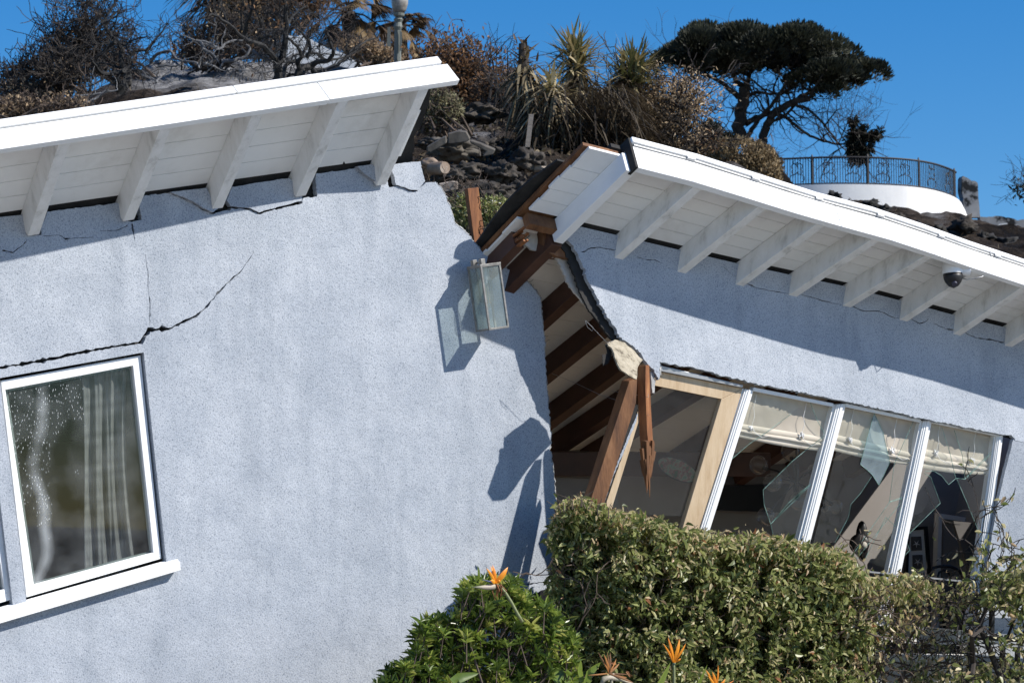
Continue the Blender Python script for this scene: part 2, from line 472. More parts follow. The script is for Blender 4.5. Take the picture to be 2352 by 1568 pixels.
M['tanleaf'] = leaf_mat('scorched tan leaf', [(0, (.18, .125, .075)), (.5, (.44, .32, .20)), (1, (.66, .52, .35))], .7, .3, .3)
M['paleleaf'] = leaf_mat('pale dry leaf', [(0, (.10, .09, .05)), (.5, (.22, .20, .11)), (1, (.36, .33, .20))], .7, .3, .3)
M['yucca'] = leaf_mat('yucca blade', [(0, (.045, .055, .02)), (.25, (.11, .115, .042)), (.5, (.30, .25, .115)), (1, (.50, .41, .24))], .5, .2, .4)
M['deadblade'] = leaf_mat('dead blade', [(0, (.022, .016, .012)), (.5, (.12, .092, .055)), (1, (.40, .33, .20))], .7, .2, .3)
M['pine'] = leaf_mat('pine needle', [(0, (.011, .013, .009)), (.5, (.030, .034, .022)), (1, (.078, .082, .050))], .6, .15, .3)
M['palm'] = leaf_mat('scorched frond', [(0, (.03, .02, .013)), (.5, (.11, .07, .035)), (1, (.28, .20, .10))], .7, .2, .3)

# ================================================================== the two broken halves of the house
PL = Plane(P(600, 800, 19.0), vec(1, .146, .70), vec(-.12, .99, 0))
PR = Plane(PL.at(1340, 640, .40), vec(.8, -.23, .45), vec(.277, .96, .4))        # wall head, tipped back
_a = PR.at(1517, 836); _b = PR.at(2328, 1010)
PW = Plane(_a, _b - _a, vec(.277, .96, .14))                                       # window wall below the break line
def dslab(mb, pl, pts, off, th, holes=(), tint=.5):
    mb.slab(pl.pts(pts, off), -pl.n * th, [pl.pts(h, off) for h in holes], tint)
    return mb
def one(pl, pts, off, th, name, mat, parent, holes=(), bevel=0.0):
    return dslab(MB(), pl, pts, off, th, holes).build(name, mat, parent, bevel=bevel)

class Roof:
    def __init__(s, pl, wall, eave, zl, zr, y0=1):
        s.s = [y0 + i for i in range(len(wall))]
        s.W = np.array([pl.at(*q) for q in wall])
        G = []
        for i, g in enumerate(eave):
            z = zl + (zr - zl) * i / (len(eave) - 1)
            G.append(P(g[0], g[1], depth_of(s.W[i]) - z))
        s.G = np.array(G)
        e1 = unit((s.G - s.W).mean(0)); e2 = unit(s.W[-1] - s.W[0])
        n = unit(np.cross(e1, e2))
        if np.dot(n, UP) > 0: n = -n
        s.n = n; s.e2 = e2; s.e1 = e1
        s.len = float(np.linalg.norm((s.G - s.W).mean(0)))
    def row(s, A, q):
        i = int(max(0, min(len(A) - 2, math.floor(q - s.s[0]))))
        u = q - s.s[0] - i
        return A[i] + (A[i + 1] - A[i]) * u
    def S(s, q, t, c=0.0):
        a = s.row(s.W, q); b = s.row(s.G, q)
        return a + (b - a) * t + s.n * c
    def box(s, mb, s0, s1, t0, t1, c0, c1, tint=.5, step=1.0):
        k = max(1, int(math.ceil((s1 - s0) / step)))
        V = []
        for i in range(k + 1):
            q = s0 + (s1 - s0) * i / k
            V += [s.S(q, t0, c0), s.S(q, t1, c0), s.S(q, t1, c1), s.S(q, t0, c1)]
        F = [(0, 3, 2, 1), (4 * k, 4 * k + 1, 4 * k + 2, 4 * k + 3)]
        for i in range(k):
            for j in range(4):
                j2 = (j + 1) % 4
                F.append((4 * i + j, 4 * i + j2, 4 * i + 4 + j2, 4 * i + 4 + j))
        mb.add(V, F, tint)
        return mb
    def rafter(s, mb, q, t0, t1, w, h, c0=0.0):
        a = s.S(q, t0, c0); b = s.S(q, t1, c0)
        mb.hexa([a, b, b + s.e2 * w, a + s.e2 * w, a + s.n * h, b + s.n * h, b + s.e2 * w + s.n * h, a + s.e2 * w + s.n * h])
        return mb

RL = Roof(PL, [(50, 484), (270, 451), (475, 424), (667, 396), (852, 371), (1037, 345)],
          [(112, 297), (345, 263), (556, 232), (753, 203), (938, 176), (1122, 150)], 0.50, .34)
RR = Roof(PR, [(1277, 500), (1421, 533), (1565, 567), (1698, 598), (1820, 624), (1944, 650), (2072, 683), (2194, 716), (2311, 744), (2430, 775), (2550, 806)],
          [(1428, 350), (1581, 389), (1729, 435), (1861, 476), (1990, 509), (2111, 548), (2219, 586), (2330, 622), (2445, 660), (2562, 700), (2680, 740)], .25, .37)

# ------------------------------------------------------------------ west half
HL = thing('collapsed_house', 'left half of the broken blue house, roof rising right over cracked stucco', 'house',
           PL.at(500, 1900, -.5))
outL = [(-360, 545), (-200, 527)] + cv('c3', [(0, 299), (100, 289), (140, 365), (150, 384), (190, 381), (189, 352), (218, 274), (545, 234), (590, 318),
        (603, 322), (652, 312), (641, 257), (650, 202), (780, 188), (800, 201), (870, 225), (920, 262), (975, 286), (1003, 278),
        (1062, 264), (1060, 258), (1150, 266), (1190, 287), (1240, 271), (1390, 236), (1393, 212), (1456, 206), (1450, 102), (1640, 74),
        (1665, 97), (1720, 141), (1750, 138)]) + cv('h7', [(655, 440), (680, 530), (790, 512), (900, 547), (1000, 590), (1105, 594), (1190, 510), (1235, 462), (1385, 450)]) \
       + cv('c3', [(2040, 190), (2070, 262), (2090, 330), (2150, 380), (2200, 440), (2217, 472)]) \
       + cv('c4', [(380, 420), (440, 466), (530, 496), (545, 521), (590, 566), (612, 601), (618, 690), (628, 780), (632, 900), (640, 1000), (650, 1130), (658, 1200), (652, 1262), (665, 1340), (672, 1410), (678, 1480), (680, 1568)]) \
       + cv('c7', [(1538, 300), (1520, 600), (1512, 700), (1440, 720), (1380, 760), (1300, 800)]) + [(1180, 1480), (1000, 1620), (800, 1640), (-360, 1850)]
nk = set(range(0, 3)) | {len(outL) - 1, len(outL) - 2, len(outL) - 3, len(outL) - 4}
outL = rag(outL, 1.7, 5.5, 3, True, nk)
winL1 = [(-1, 868), (330, 809), (383, 1296), (61, 1385)]
winL2 = [(-335, 940), (-34, 874), (30, 1392), (-275, 1475)]
crackL = [slit([(-300, 893)] + cv('c3', [(0, 990), (200, 957), (400, 916), (560, 887), (650, 874), (685, 815), (775, 813), (830, 785), (900, 755), (950, 710), (990, 660), (1040, 605), (1100, 555), (1140, 500), (1165, 455)]),
               [6, 5, 6, 6, 5, 8, 9, 7, 5.5, 4.5, 4, 4, 3.2, 2.2, 1.6, .8], 1),
          slit(cv('c3', [(606, 330), (612, 360), (618, 405)]), [5, 4, 1.2], 2, 5, .6),
          slit(cv('c3', [(668, 470), (680, 560), (680, 620), (689, 700), (688, 790)]), [.7, 1.3, 1.0, 1.3, 1.5], 3, 6, .8),
          slit(cv('c3', [(10, 452), (60, 462), (100, 432), (128, 402)]), [1.6, 1.8, 1.6, 1.2], 4, 5, .8),
          slit(cv('c3', [(200, 386), (268, 381), (300, 399), (430, 391)]), [1.0, 1.3, 1.6, 1.0], 5, 5, .8),
          slit(cv('c3', [(460, 362), (540, 360), (585, 338)]), [1.0, 1.4, 1.6], 6, 5, .8),
          slit([(1192, 1343), (1222, 1340), (1256, 1334)], [1.2, 2.6, 1.8], 7, 5, 1.0),
          slit(cv('c7', [(1240, 1560), (1248, 1600), (1262, 1640)]), [.8, 1.4, .8], 8, 5, 1.0)]
one(PL, outL, 0, .05, 'wall', M['stucco'], HL, [winL1, winL2] + crackL[:-1])
back = [(-350, 900 - 350), (0, 505), (300, 458), (640, 408), (820, 385), (905, 395), (1000, 440), (1025, 520), (1070, 590), (1120, 640), (1215, 680), (1232, 900), (1245, 1300), (1235, 1420), (800, 1620), (-350, 1840)]
one(PL, back, -.056, .06, 'framing', M['gap'], HL, [[(-3, 866), (333, 806), (386, 1299), (60, 1388)], [(-337, 938), (-32, 872), (33, 1394), (-277, 1477)]])
def torn_rim(pl, pts, off, parent, seed, nw=26):
    rg_ = random.Random(seed); mb = MB()
    mb.tube([pl.at(x + rg_.uniform(-1.2, 1.2), y + rg_.uniform(-1.2, 1.2), off - .012 + rg_.uniform(-.008, .004)) for x, y in pts], [rg_.uniform(.003, .011) for _ in pts], 5)
    mb.build('torn_edge', M['stucco_core'], parent)
    mb = MB()
    for _ in range(nw):
        x, y = rg_.choice(pts); a_ = pl.at(x, y, off - .02)
        v_ = pl.e2 * rg_.uniform(-.05, .05) + pl.up * rg_.uniform(-.05, .05) + pl.n * rg_.uniform(-.02, .03)
        mb.tube([a_ - v_ * .2, a_ + v_ * .6, a_ + v_ + pl.up * rg_.uniform(-.02, .02)], .0011, 4)
    mb.build('lath_wire', M['iron'], parent)
rimL = [p for p in outL if p[0] > 985 and 420 < p[1] < 1330]
torn_rim(PL, rimL, -.02, HL, 61, 40)
# black board standing in for the shaded gap between the wall head and the soffit boards
mb = MB()
RL.box(mb, -1.0, 5.2, -.30, .010, -.02, -.001)
mb.build('gap_blocking', M['gap'], HL)
# broken pieces of render hanging at the rafter tails
frag = [(cv('c3', [(785, 184), (950, 165), (988, 240), (1001, 262), (976, 278), (930, 254), (880, 222), (812, 196)]), .03),
        (cv('c3', [(1066, 160), (1330, 120), (1390, 188), (1388, 224), (1240, 263), (1190, 278), (1150, 258), (1060, 250), (1042, 222)]), .012),
        (cv('h7', [(205, 215), (430, 190), (560, 335), (570, 345), (530, 450), (490, 452), (300, 320)]), .035),
        (cv('h7', [(770, 182), (1155, 140), (1185, 300), (1225, 440), (1180, 490), (1115, 575), (1000, 567), (900, 527), (790, 498), (725, 280)]), .014)]
for i, (pp, off) in enumerate(frag):
    one(PL, rag(pp, 1.2, 6, 20 + i), off, .045, 'stucco_fragment', M['stucco'], HL)
# roof: soffit boards, rafters, fascia, drip edge, felt
mb = MB()
npk = 5
for i in range(npk):
    t0 = .015 + .985 * i / npk; t1 = .015 + .985 * (i + 1) / npk - .006
    RL.box(mb, -1.0, 5.36, t0, t1, -.02, 0.0, .5)
mb.build('soffit', M['soffit'], HL)
mb = MB(); RL.box(mb, -1.0, 5.36, -3.4, 1.0, -.055, -.022); RL.box(mb, -1.0, 5.30, -3.4, 1.0, -.075, -.058); mb.build('roof', M['gap'], HL)
for q in [0.02, 1, 2, 3, 4, 5]:
    mb = MB(); RL.rafter(mb, q, -.13, 1.0, .082, .145); mb.build('rafter', M['white_wood'], HL, bevel=.004)
fl = RL.len
mb = MB()
RL.box(mb, -1.0, 3.86, 1.0, 1.0 + .045 / fl, -.022, .152)
RL.box(mb, 3.872, 5.47, 1.0, 1.0 + .045 / fl, -.022, .150)
mb.build('fascia', M['white'], HL, bevel=.004)
mb = MB()
RL.box(mb, -1.0, 2.93, 1.0 - .1 / fl, 1.0 + .062 / fl, -.092, -.028)
RL.box(mb, 2.937, 5.40, 1.0 - .1 / fl, 1.0 + .062 / fl, -.092, -.028)
mb.build('drip_edge', M['white'], HL, bevel=.006)
# torn felt and sheathing at the open end
mb = MB()
def on_roof(rf, x, y, c=0.0):
    p0 = rf.S(5, 0, c); dr = FW + RT * ((x - 1176) / FPX) + UP * ((784 - y) / FPX)
    return CAM + dr * (np.dot(p0 - CAM, rf.n) / np.dot(dr, rf.n))
fp = rag([(955, 200), (990, 206), (986, 236), (972, 278), (952, 312), (947, 372), (905, 376), (880, 400), (860, 390)], 2.5, 10, 9)
mb.slab([on_roof(RL, x, y, -.03) for x, y in fp], -RL.n * .05)
mb.build('torn_felt', M['gap'], HL)
o = PL.at(-360, 1700, -.07); mb = MB(); mb.box(o - PL.up * .9, PL.e2 * 4.75, -PL.n * .25, PL.up * .9); mb.build('foundation', M['concrete'], HL)
# windows
def rect_in(qd, m):
    cx = sum(p[0] for p in qd) / 4; cy = sum(p[1] for p in qd) / 4
    return [(cx + (x - cx) * m, cy + (y - cy) * m) for x, y in qd]
def frame_bars(mb, pl, outer, inner, off, th):
    for i in range(4):
        j = (i + 1) % 4
        mb.slab(pl.pts([outer[i], outer[j], inner[j], inner[i]], off), -pl.n * th)
    return mb
def casement(pl, outer, inner, parent):
    f = frame_bars(MB(), pl, outer, inner, -.030, .06).build('window', M['white'], parent, bevel=.003)
    g = inner
    dslab(MB(), pl, rect_in(g, 1.004), -.055, .006).build('pane', M['pane_l'], f)
    i2 = [(x + (sum(p[0] for p in g) / 4 - x) * .03, y + (sum(p[1] for p in g) / 4 - y) * .02) for x, y in g]
    frame_bars(MB(), pl, rect_in(g, 1.0), i2, -.068, .03).build('glazing_bead', M['spacer'], f)
    return f
# splashed, streaked glass
def splash_glass():
    m, n, l, b = newmat('splashed window glass'); n.remove(b)
    tr = n.new('ShaderNodeBsdfTransparent'); tr.inputs[0].default_value = (.85, .87, .865, 1)
    gl = n.new('ShaderNodeBsdfGlossy'); gl.inputs['Roughness'].default_value = .012
    tc = n.new('ShaderNodeTexCoord')
    wv = n.new('ShaderNodeTexNoise'); wv.inputs['Scale'].default_value = 2.2; wv.inputs['Detail'].default_value = 1
    l.new(tc.outputs['Object'], wv.inputs['Vector'])
    bp = n.new('ShaderNodeBump'); bp.inputs['Strength'].default_value = .08; bp.inputs['Distance'].default_value = .05
    l.new(wv.outputs[0], bp.inputs['Height']); pass
    fr = thin_fresnel(n, l)
    m1 = n.new('ShaderNodeMixShader'); l.new(fr.outputs[0], m1.inputs[0]); l.new(tr.outputs[0], m1.inputs[1]); l.new(gl.outputs[0], m1.inputs[2])
    df = n.new('ShaderNodeBsdfDiffuse'); df.inputs[0].default_value = (.75, .78, .8, 1)
    # flecks: stretched, rotated speckle
    mp = n.new('ShaderNodeMapping'); mp.inputs['Rotation'].default_value = (0, R_(28), 0); mp.inputs['Scale'].default_value = (95, 95, 22)
    l.new(tc.outputs['Object'], mp.inputs[0])
    vo = n.new('ShaderNodeTexVoronoi'); vo.inputs['Scale'].default_value = 1.0; l.new(mp.outputs[0], vo.inputs['Vector'])
    lt = n.new('ShaderNodeMath'); lt.operation = 'LESS_THAN'; lt.inputs[1].default_value = .155; l.new(vo.outputs[0], lt.inputs[0])
    sx = n.new('ShaderNodeSeparateXYZ'); l.new(tc.outputs['Object'], sx.inputs[0])
    m['_'] = 1
    a1 = n.new('ShaderNodeMapRange'); a1.name = 'fx'; l.new(sx.outputs[0], a1.inputs[0])
    a2 = n.new('ShaderNodeMapRange'); a2.name = 'fz'; l.new(sx.outputs[2], a2.inputs[0])
    nz = n.new('ShaderNodeTexNoise'); nz.inputs['Scale'].default_value = 5; l.new(tc.outputs['Object'], nz.inputs['Vector'])
    ad = n.new('ShaderNodeMath'); ad.operation = 'MULTIPLY'; l.new(a1.outputs[0], ad.inputs[0]); l.new(a2.outputs[0], ad.inputs[1])
    g2 = n.new('ShaderNodeMath'); g2.operation = 'MULTIPLY_ADD'; g2.inputs[1].default_value = .8; g2.inputs[2].default_value = -.15; l.new(nz.outputs[0], g2.inputs[0])
    g3 = n.new('ShaderNodeMath'); g3.operation = 'ADD'; l.new(ad.outputs[0], g3.inputs[0]); l.new(g2.outputs[0], g3.inputs[1])
    g4 = n.new('ShaderNodeMath'); g4.operation = 'GREATER_THAN'; g4.inputs[1].default_value = .68; l.new(g3.outputs[0], g4.inputs[0])
    mu = n.new('ShaderNodeMath'); mu.operation = 'MULTIPLY'; l.new(lt.outputs[0], mu.inputs[0]); l.new(g4.outputs[0], mu.inputs[1])
    # one dried run-down streak
    wn = n.new('ShaderNodeTexNoise'); wn.inputs['Scale'].default_value = 1.5; wn.inputs['Detail'].default_value = 1
    mp2 = n.new('ShaderNodeMapping'); mp2.inputs['Scale'].default_value = (.05, .05, 1); l.new(tc.outputs['Object'], mp2.inputs[0]); l.new(mp2.outputs[0], wn.inputs['Vector'])
    k1 = n.new('ShaderNodeMath'); k1.operation = 'MULTIPLY_ADD'; k1.inputs[1].default_value = .45; k1.inputs[2].default_value = -.225; l.new(wn.outputs[0], k1.inputs[0])
    k2 = n.new('ShaderNodeMath'); k2.operation = 'ADD'; l.new(sx.outputs[0], k2.inputs[0]); l.new(k1.outputs[0], k2.inputs[1])
    k3 = n.new('ShaderNodeMath'); k3.name = 'streak'; k3.operation = 'ADD'; k3.inputs[1].default_value = .0; l.new(k2.outputs[0], k3.inputs[0])
    k4 = n.new('ShaderNodeMath'); k4.operation = 'ABSOLUTE'; l.new(k3.outputs[0], k4.inputs[0])
    k5 = n.new('ShaderNodeMapRange'); k5.inputs[1].default_value = 0; k5.inputs[2].default_value = .045; k5.inputs[3].default_value = .15; k5.inputs[4].default_value = 0; l.new(k4.outputs[0], k5.inputs[0])
    kn = n.new('ShaderNodeMath'); kn.operation = 'MULTIPLY'; l.new(k5.outputs[0], kn.inputs[0]); l.new(g2.outputs[0], kn.inputs[1])
    k6 = n.new('ShaderNodeMath'); k6.operation = 'MULTIPLY'; k6.inputs[1].default_value = 3.2; l.new(kn.outputs[0], k6.inputs[0])
    sc = n.new('ShaderNodeMath'); sc.operation = 'MULTIPLY_ADD'; sc.inputs[1].default_value = .55; sc.use_clamp = True; l.new(mu.outputs[0], sc.inputs[0])
    dz = n.new('ShaderNodeMapRange'); dz.inputs[1].default_value = .35; dz.inputs[2].default_value = .7; dz.inputs[3].default_value = .0; dz.inputs[4].default_value = .04; l.new(nz.outputs[0], dz.inputs[0])
    s2 = n.new('ShaderNodeMath'); s2.operation = 'ADD'; l.new(k6.outputs[0], s2.inputs[0]); l.new(dz.outputs[0], s2.inputs[1])
    l.new(s2.outputs[0], sc.inputs[2])
    m2 = n.new('ShaderNodeMixShader'); l.new(sc.outputs[0], m2.inputs[0]); l.new(m1.outputs[0], m2.inputs[1]); l.new(df.outputs[0], m2.inputs[2])
    l.new(m2.outputs[0], n['Material Output'].inputs[0])
    return m
M['pane_l'] = splash_glass()
M['floor'] = simple('dark boards', [(.3, (.40, .27, .15)), (.7, (.52, .37, .22))], 4, .35)
M['spacer'] = simple('grey green glazing bead', [(.3, (.16, .19, .18)), (.7, (.24, .28, .26))], 8, .5)
oW1 = [(2, 874), (323, 815.5), (371, 1282), (61, 1371)]
iW1 = [(12.5, 895), (305.5, 839.5), (352.5, 1268), (78, 1341.5)]
oW2 = [(-322, 944), (-40, 882), (27.5, 1376), (-262, 1458)]
iW2 = [(-308, 962), (-60, 906), (10, 1352), (-245, 1428)]
casement(PL, oW1, iW1, HL)
casement(PL, oW2, iW2, HL)
wl = LOC[HL.name]
q0 = PL.at(12, 895) - wl; q1 = PL.at(352, 1268) - wl
nd = M['pane_l'].node_tree.nodes
xa = (PL.at(12, 895) - wl)[0]; xb = (PL.at(330, 1100) - wl)[0]; za = (PL.at(150, 1330) - wl)[2]; zb = (PL.at(150, 870) - wl)[2]
nd['fx'].inputs[1].default_value = xa; nd['fx'].inputs[2].default_value = xb; nd['fx'].inputs[3].default_value = 1.0; nd['fx'].inputs[4].default_value = 0.0
nd['fz'].inputs[1].default_value = za; nd['fz'].inputs[2].default_value = zb; nd['fz'].inputs[3].default_value = .25; nd['fz'].inputs[4].default_value = 1.0
nd['streak'].inputs[1].default_value = -(PL.at(100, 1100) - wl)[0]
# sill: a sloping timber ledge
A = [PL.at(-290, 1484, .0), PL.at(415, 1285, .0)]
mb = MB()
fr0 = PL.at(-290, 1494, .07); fr1 = PL.at(414, 1290.5, .07); fb0 = PL.at(-290, 1517, .07); fb1 = PL.at(415, 1309, .07)
bk0 = PL.at(-290, 1474, -.03); bk1 = PL.at(405, 1279, -.03); dn = fb0 - fr0
mb.hexa([bk0 + dn, bk1 + dn, fb1, fb0, bk0, bk1, fr1, fr0])
mb.build('sill', M['white'], HL, bevel=.004)
# closed dim room behind the windows
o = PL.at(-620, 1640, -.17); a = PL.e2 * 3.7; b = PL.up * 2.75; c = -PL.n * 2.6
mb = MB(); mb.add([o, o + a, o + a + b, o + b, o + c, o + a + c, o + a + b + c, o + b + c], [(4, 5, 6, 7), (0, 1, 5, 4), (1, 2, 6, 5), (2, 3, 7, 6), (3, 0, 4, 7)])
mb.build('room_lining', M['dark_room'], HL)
# splash-lit curtain inside the window
def curtain(x0, x1, yt, yb, off, waves, seed, lean):
    mb = MB(); nx, ny = 70, 40; V = []; T = []
    rng = random.Random(seed)
    for j in range(ny + 1):
        v = j / ny
        for i in range(nx + 1):
            u = i / nx
            xx = x0 + (x1 - x0) * u + lean * v + 9 * math.sin(3.0 * v + seed) * (1 - u) + (-14 * math.sin(math.pi * v) * u)
            yy = yt + (yb - yt) * v - 12 * u
            z = .020 * math.sin(2 * math.pi * waves * u + 1.6 * math.sin(3 * v)) + .009 * math.sin(2 * math.pi * waves * 2.3 * u + seed)
            V.append(PL.at(xx, yy, off + z)); T.append(.30 + .22 * math.sin(j * 2.6) + rng.uniform(-.2, .2))
    F = [(j * (nx + 1) + i, j * (nx + 1) + i + 1, (j + 1) * (nx + 1) + i + 1, (j + 1) * (nx + 1) + i) for j in range(ny) for i in range(nx)]
    mb.add(V, F, T)
    return mb
tag(curtain(178, 292, 822, 1335, -.13, 3.3, 1, 22).build('curtain', M['curtain'], None, smooth=True),
    'crumpled sheer grey curtain hanging inside the left window', 'curtain')

# ------------------------------------------------------------------ wall lantern on the left wall
UPW = PL.up
def lantern():
    Q = PL.at(1104, 609.6, .245)
    L = thing('wall_lantern', 'square pewter wall lantern with clear glass sides beside the torn wall edge', 'lantern', Q - PL.n * .245)
    a, nn, u = PL.e2, -PL.n, -UPW
    W, D, H = .158, .155, .455
    b = .014
    fr = MB()
    def bar(p, q, wd=b):
        d = q - p; L0 = np.linalg.norm(d); d = d / L0
        s1 = a if abs(np.dot(d, a)) < .5 else u
        s2 = np.cross(d, s1)
        s1 = np.cross(s2, d)
        fr.box(p - s1 * wd / 2 - s2 * wd / 2, d * L0, s1 * wd, s2 * wd)
    c = [Q, Q + a * W, Q + a * W + nn * D, Q + nn * D]
    for i in range(4):
        bar(c[i] + u * .001, c[i] + u * H)
    for i in range(4):
        for h in (.007, H - .007):
            p, q = c[i] + u * h, c[(i + 1) % 4] + u * h
            d = unit(q - p)
            bar(p + d * b * .5, q - d * b * .5)
    # top plate, base plate
    fr.box(Q - a * .009 - nn * .009 - u * .006, a * (W + .018), nn * (D + .018), u * .012)
    fr.build('frame', M['pewter'], L, bevel=.0015)
    fi = MB()
    for k in (.008, .085):
        fi.box(Q + nn * (.02 + k) + a * (.028 if k < .05 else .012) - u * .046, a * .034, nn * .034, u * .040)
    fi.box(Q + nn * .035 + a * .036 - u * .028, a * .014, nn * .09, u * .012)
    fi.build('finial', M['pewter'], L, bevel=.002)
    bp = MB(); bp.box(PL.at(1083, 612, 0.0) + a * .03, a * .11, -nn * .022, u * .26); bp.box(PL.at(1083, 640, .02) + a * .07, a * .03, -nn * .08, u * .03)
    bp.build('backplate', M['pewter'], L, bevel=.003)
    g = MB()
    for i in range(4):
        p = c[i]; q = c[(i + 1) % 4]; d = unit(q - p); inn = unit(np.cross(d, u))
        if np.dot(inn, (Q + a * W / 2 + nn * D / 2) - p) < 0: inn = -inn
        g.box(p + d * b * .6 + u * .016 - inn * .0, d * (np.linalg.norm(q - p) - b * 1.2), u * (H - .032), inn * .003)
    g.build('glass', M['lantern_glass'], L)
    cc = Q + a * W / 2 + nn * D / 2
    so_ = MB(); so_.tube([cc + u * .006, cc + u * .10], .019, 12); so_.tube([cc + u * .10, cc + u * .125], .014, 12)
    so_.build('socket', M['steel'], L, smooth=False)
    bl = MB(); bl.tube([cc + u * .127, cc + u * .15, cc + u * .19, cc + u * .27, cc + u * .30], [.011, .018, .021, .021, .006], 14)
    bo = bl.build('bulb', M['bulb'], L, smooth=True)
    fl_ = MB()
    for k in (-.007, .007):
        fl_.tube([cc + a * k + u * .15, cc + a * k * 1.3 + u * .27], .0016, 5)
    fl_.build('filament', simple('warm filament wire', [(.3, (.62, .42, .16)), (.7, (.75, .55, .25))], 5, .4), bo)
    bs = MB(); bs.box(Q + a * .01 + nn * .01 + u * (H - .012), a * (W - .02), nn * (D - .02), u * .006); bs.build('base_tray', M['pewter'], L)
lantern()

# stud that sticks up behind the torn corner
mb = MB()
p = PL.at(*cv('g6', [(108, 490)])[0], -.14); 
pb = PL.at(*cv('g6', [(185, 1100)])[0], -.14)
mb.box(pb, PL.e2 * .095, -PL.n * .045 + PL.e2 * .0, p - pb + (-PL.n) * .0)
st = thing('wall_stud', 'bare orange brown timber stud standing up behind the torn wall corner', 'timber', pb)
mb.build('post', M['red_wood'], st, bevel=.003)
mb = MB()
rng = random.Random(5)
for k in range(9):
    u = rng.uniform(.12, .95); q = p + (pb - p) * u + PL.e2 * rng.uniform(.06, .1) + PL.n * .002
    mb.tube([q, q + PL.n * .02 + PL.e2 * rng.uniform(.005, .03), q + PL.n * .02 + PL.e2 * .02 - UP * .025], .0028, 5)
for k in range(3):
    q = p + PL.e2 * (.04 + .012 * k); mb.tube([q, q + UP * .03 + RT * (.006 * k)], .002, 5)
mb.build('nail', M['iron'], st)

# ------------------------------------------------------------------ east half
HR = thing('collapsed_house', 'right half of the broken blue house, roof sloping down to the right over shattered windows', 'house', PR.at(1900, 1800, -.6))
outR = [(1302, 546)] + cv('c4', [(770, 400), (800, 470), (820, 530), (870, 620), (900, 680), (945, 740), (955, 770), (1000, 800), (1050, 840), (1080, 890), (1105, 910), (1124, 956), (1131, 940), (1131, 878)]) \
    + cv('c5', [(300, 438), (550, 503), (800, 552), (1000, 592), (1430, 687), (1700, 742), (1826, 766)]) + [(2332, 1011), (2620, 1073), (2620, 826)] \
    + [(2430, 783), (2311, 752), (2194, 724), (2072, 691), (1944, 658), (1820, 632), (1698, 606), (1565, 575), (1421, 541), (1335, 521)]
nR = len(outR)
outR = rag(outR, 2.5, 5.0, 11, True, set(range(22, nR - 1)))
crackR = [slit(cv('g6', [(1172, 1084), (1205, 1078), (1260, 1045), (1350, 1040), (1450, 1060), (1520, 1080), (1620, 1075)]), [3.6, 3.2, 2.4, 1.8, 2.2, 2.0, 3.2], 31, 6, 1.0),
          slit(cv('g6', [(1690, 1130), (1760, 1150), (1860, 1158), (1930, 1190)]), [.9, 1.4, 1.4, .8], 32, 6, .8),
          slit(cv('c5', [(405, -68), (440, -35), (500, 5), (560, 35), (640, 52), (750, 72)]), [.8, 1.4, 1.8, 1.5, 1.5, 1.2], 33, 6, 1),
          slit(cv('c5', [(790, 70), (880, 97), (1000, 127)]), [1.3, 1.8, 1.3], 34, 6, 1),
          slit(cv('c5', [(1045, 130), (1090, 150), (1170, 152), (1250, 187), (1290, 188)]), [1.4, 2.0, 1.9, 1.7, 1.2], 35, 6, 1),
          slit(cv('c5', [(1330, 190), (1370, 213), (1400, 205), (1413, 190)]), [1.4, 2.0, 1.8, 1.2], 36, 5, .8),
          slit(cv('c5', [(1440, 212), (1500, 241), (1570, 247), (1640, 281), (1740, 297), (1795, 311)]), [1.2, 1.8, 1.7, 1.8, 1.8, 1.2], 37, 6, 1)]
one(PR, outR, 0, .035, 'wall', M['stucco'], HR, crackR)
one(PW, rag(cv('c5', [(1830, 781), (1800, 900), (1755, 1080), (1700, 1400), (1655, 1640)]), 1.0, 9, 12, False) + [(2232, 1500), (2225, 1760), (2620, 1850), (2620, 1075), (2332, 1012)], 0, .035, 'wall_pier', M['stucco'], HR)
_rim = []
for p in outR[:200]:
    if p[0] > 1519 or p[1] > 905: break
    _rim.append(p)
torn_rim(PR, _rim, -.012, HR, 62, 40)
# felt, then the inner board behind it, each torn a little further back
felt = [(1290, 560)] + cv('c4', [(735, 400), (765, 480), (795, 560), (830, 640), (870, 690), (915, 752), (950, 790), (1000, 822), (1050, 855)]) + [(1500, 826), (2300, 1000), (2600, 1080), (2600, 850), (2311, 766), (1944, 670), (1565, 588), (1340, 540)]
felt = rag([(x - (7 if y < 800 and x < 1480 else 0), y + (2 if y < 800 and x < 1480 else 0)) for x, y in felt], 2.6, 5, 41, True, set(range(9, 18)))
one(PR, felt, -.045, .02, 'building_felt', M['gap'], HR)
inner = [(1310, 560)] + cv('c4', [(640, 402), (690, 440), (722, 505), (725, 530), (770, 585), (800, 625), (850, 675), (860, 695), (905, 740), (945, 785)]) + cv('c4', [(1000, 800), (1060, 850)]) + [(1520, 818), (2300, 990), (2600, 1050), (2600, 850), (2311, 766), (1944, 670), (1565, 588), (1340, 540)]
inner = rag(inner, 2.4, 5, 42, True, set(range(12, 22)))
one(PR, inner, -.10, .02, 'inner_board', M['drywall'], HR)
flap = cv('g7', [(457, 200), (402, 228), (440, 272), (468, 355), (500, 420), (560, 460), (614, 487), (622, 402), (660, 345), (600, 282), (530, 222)])
mb = MB(); fo = [.02, .11, .14, .20, .25, .26, .22, .11, .03, .02, .02]
rf = []
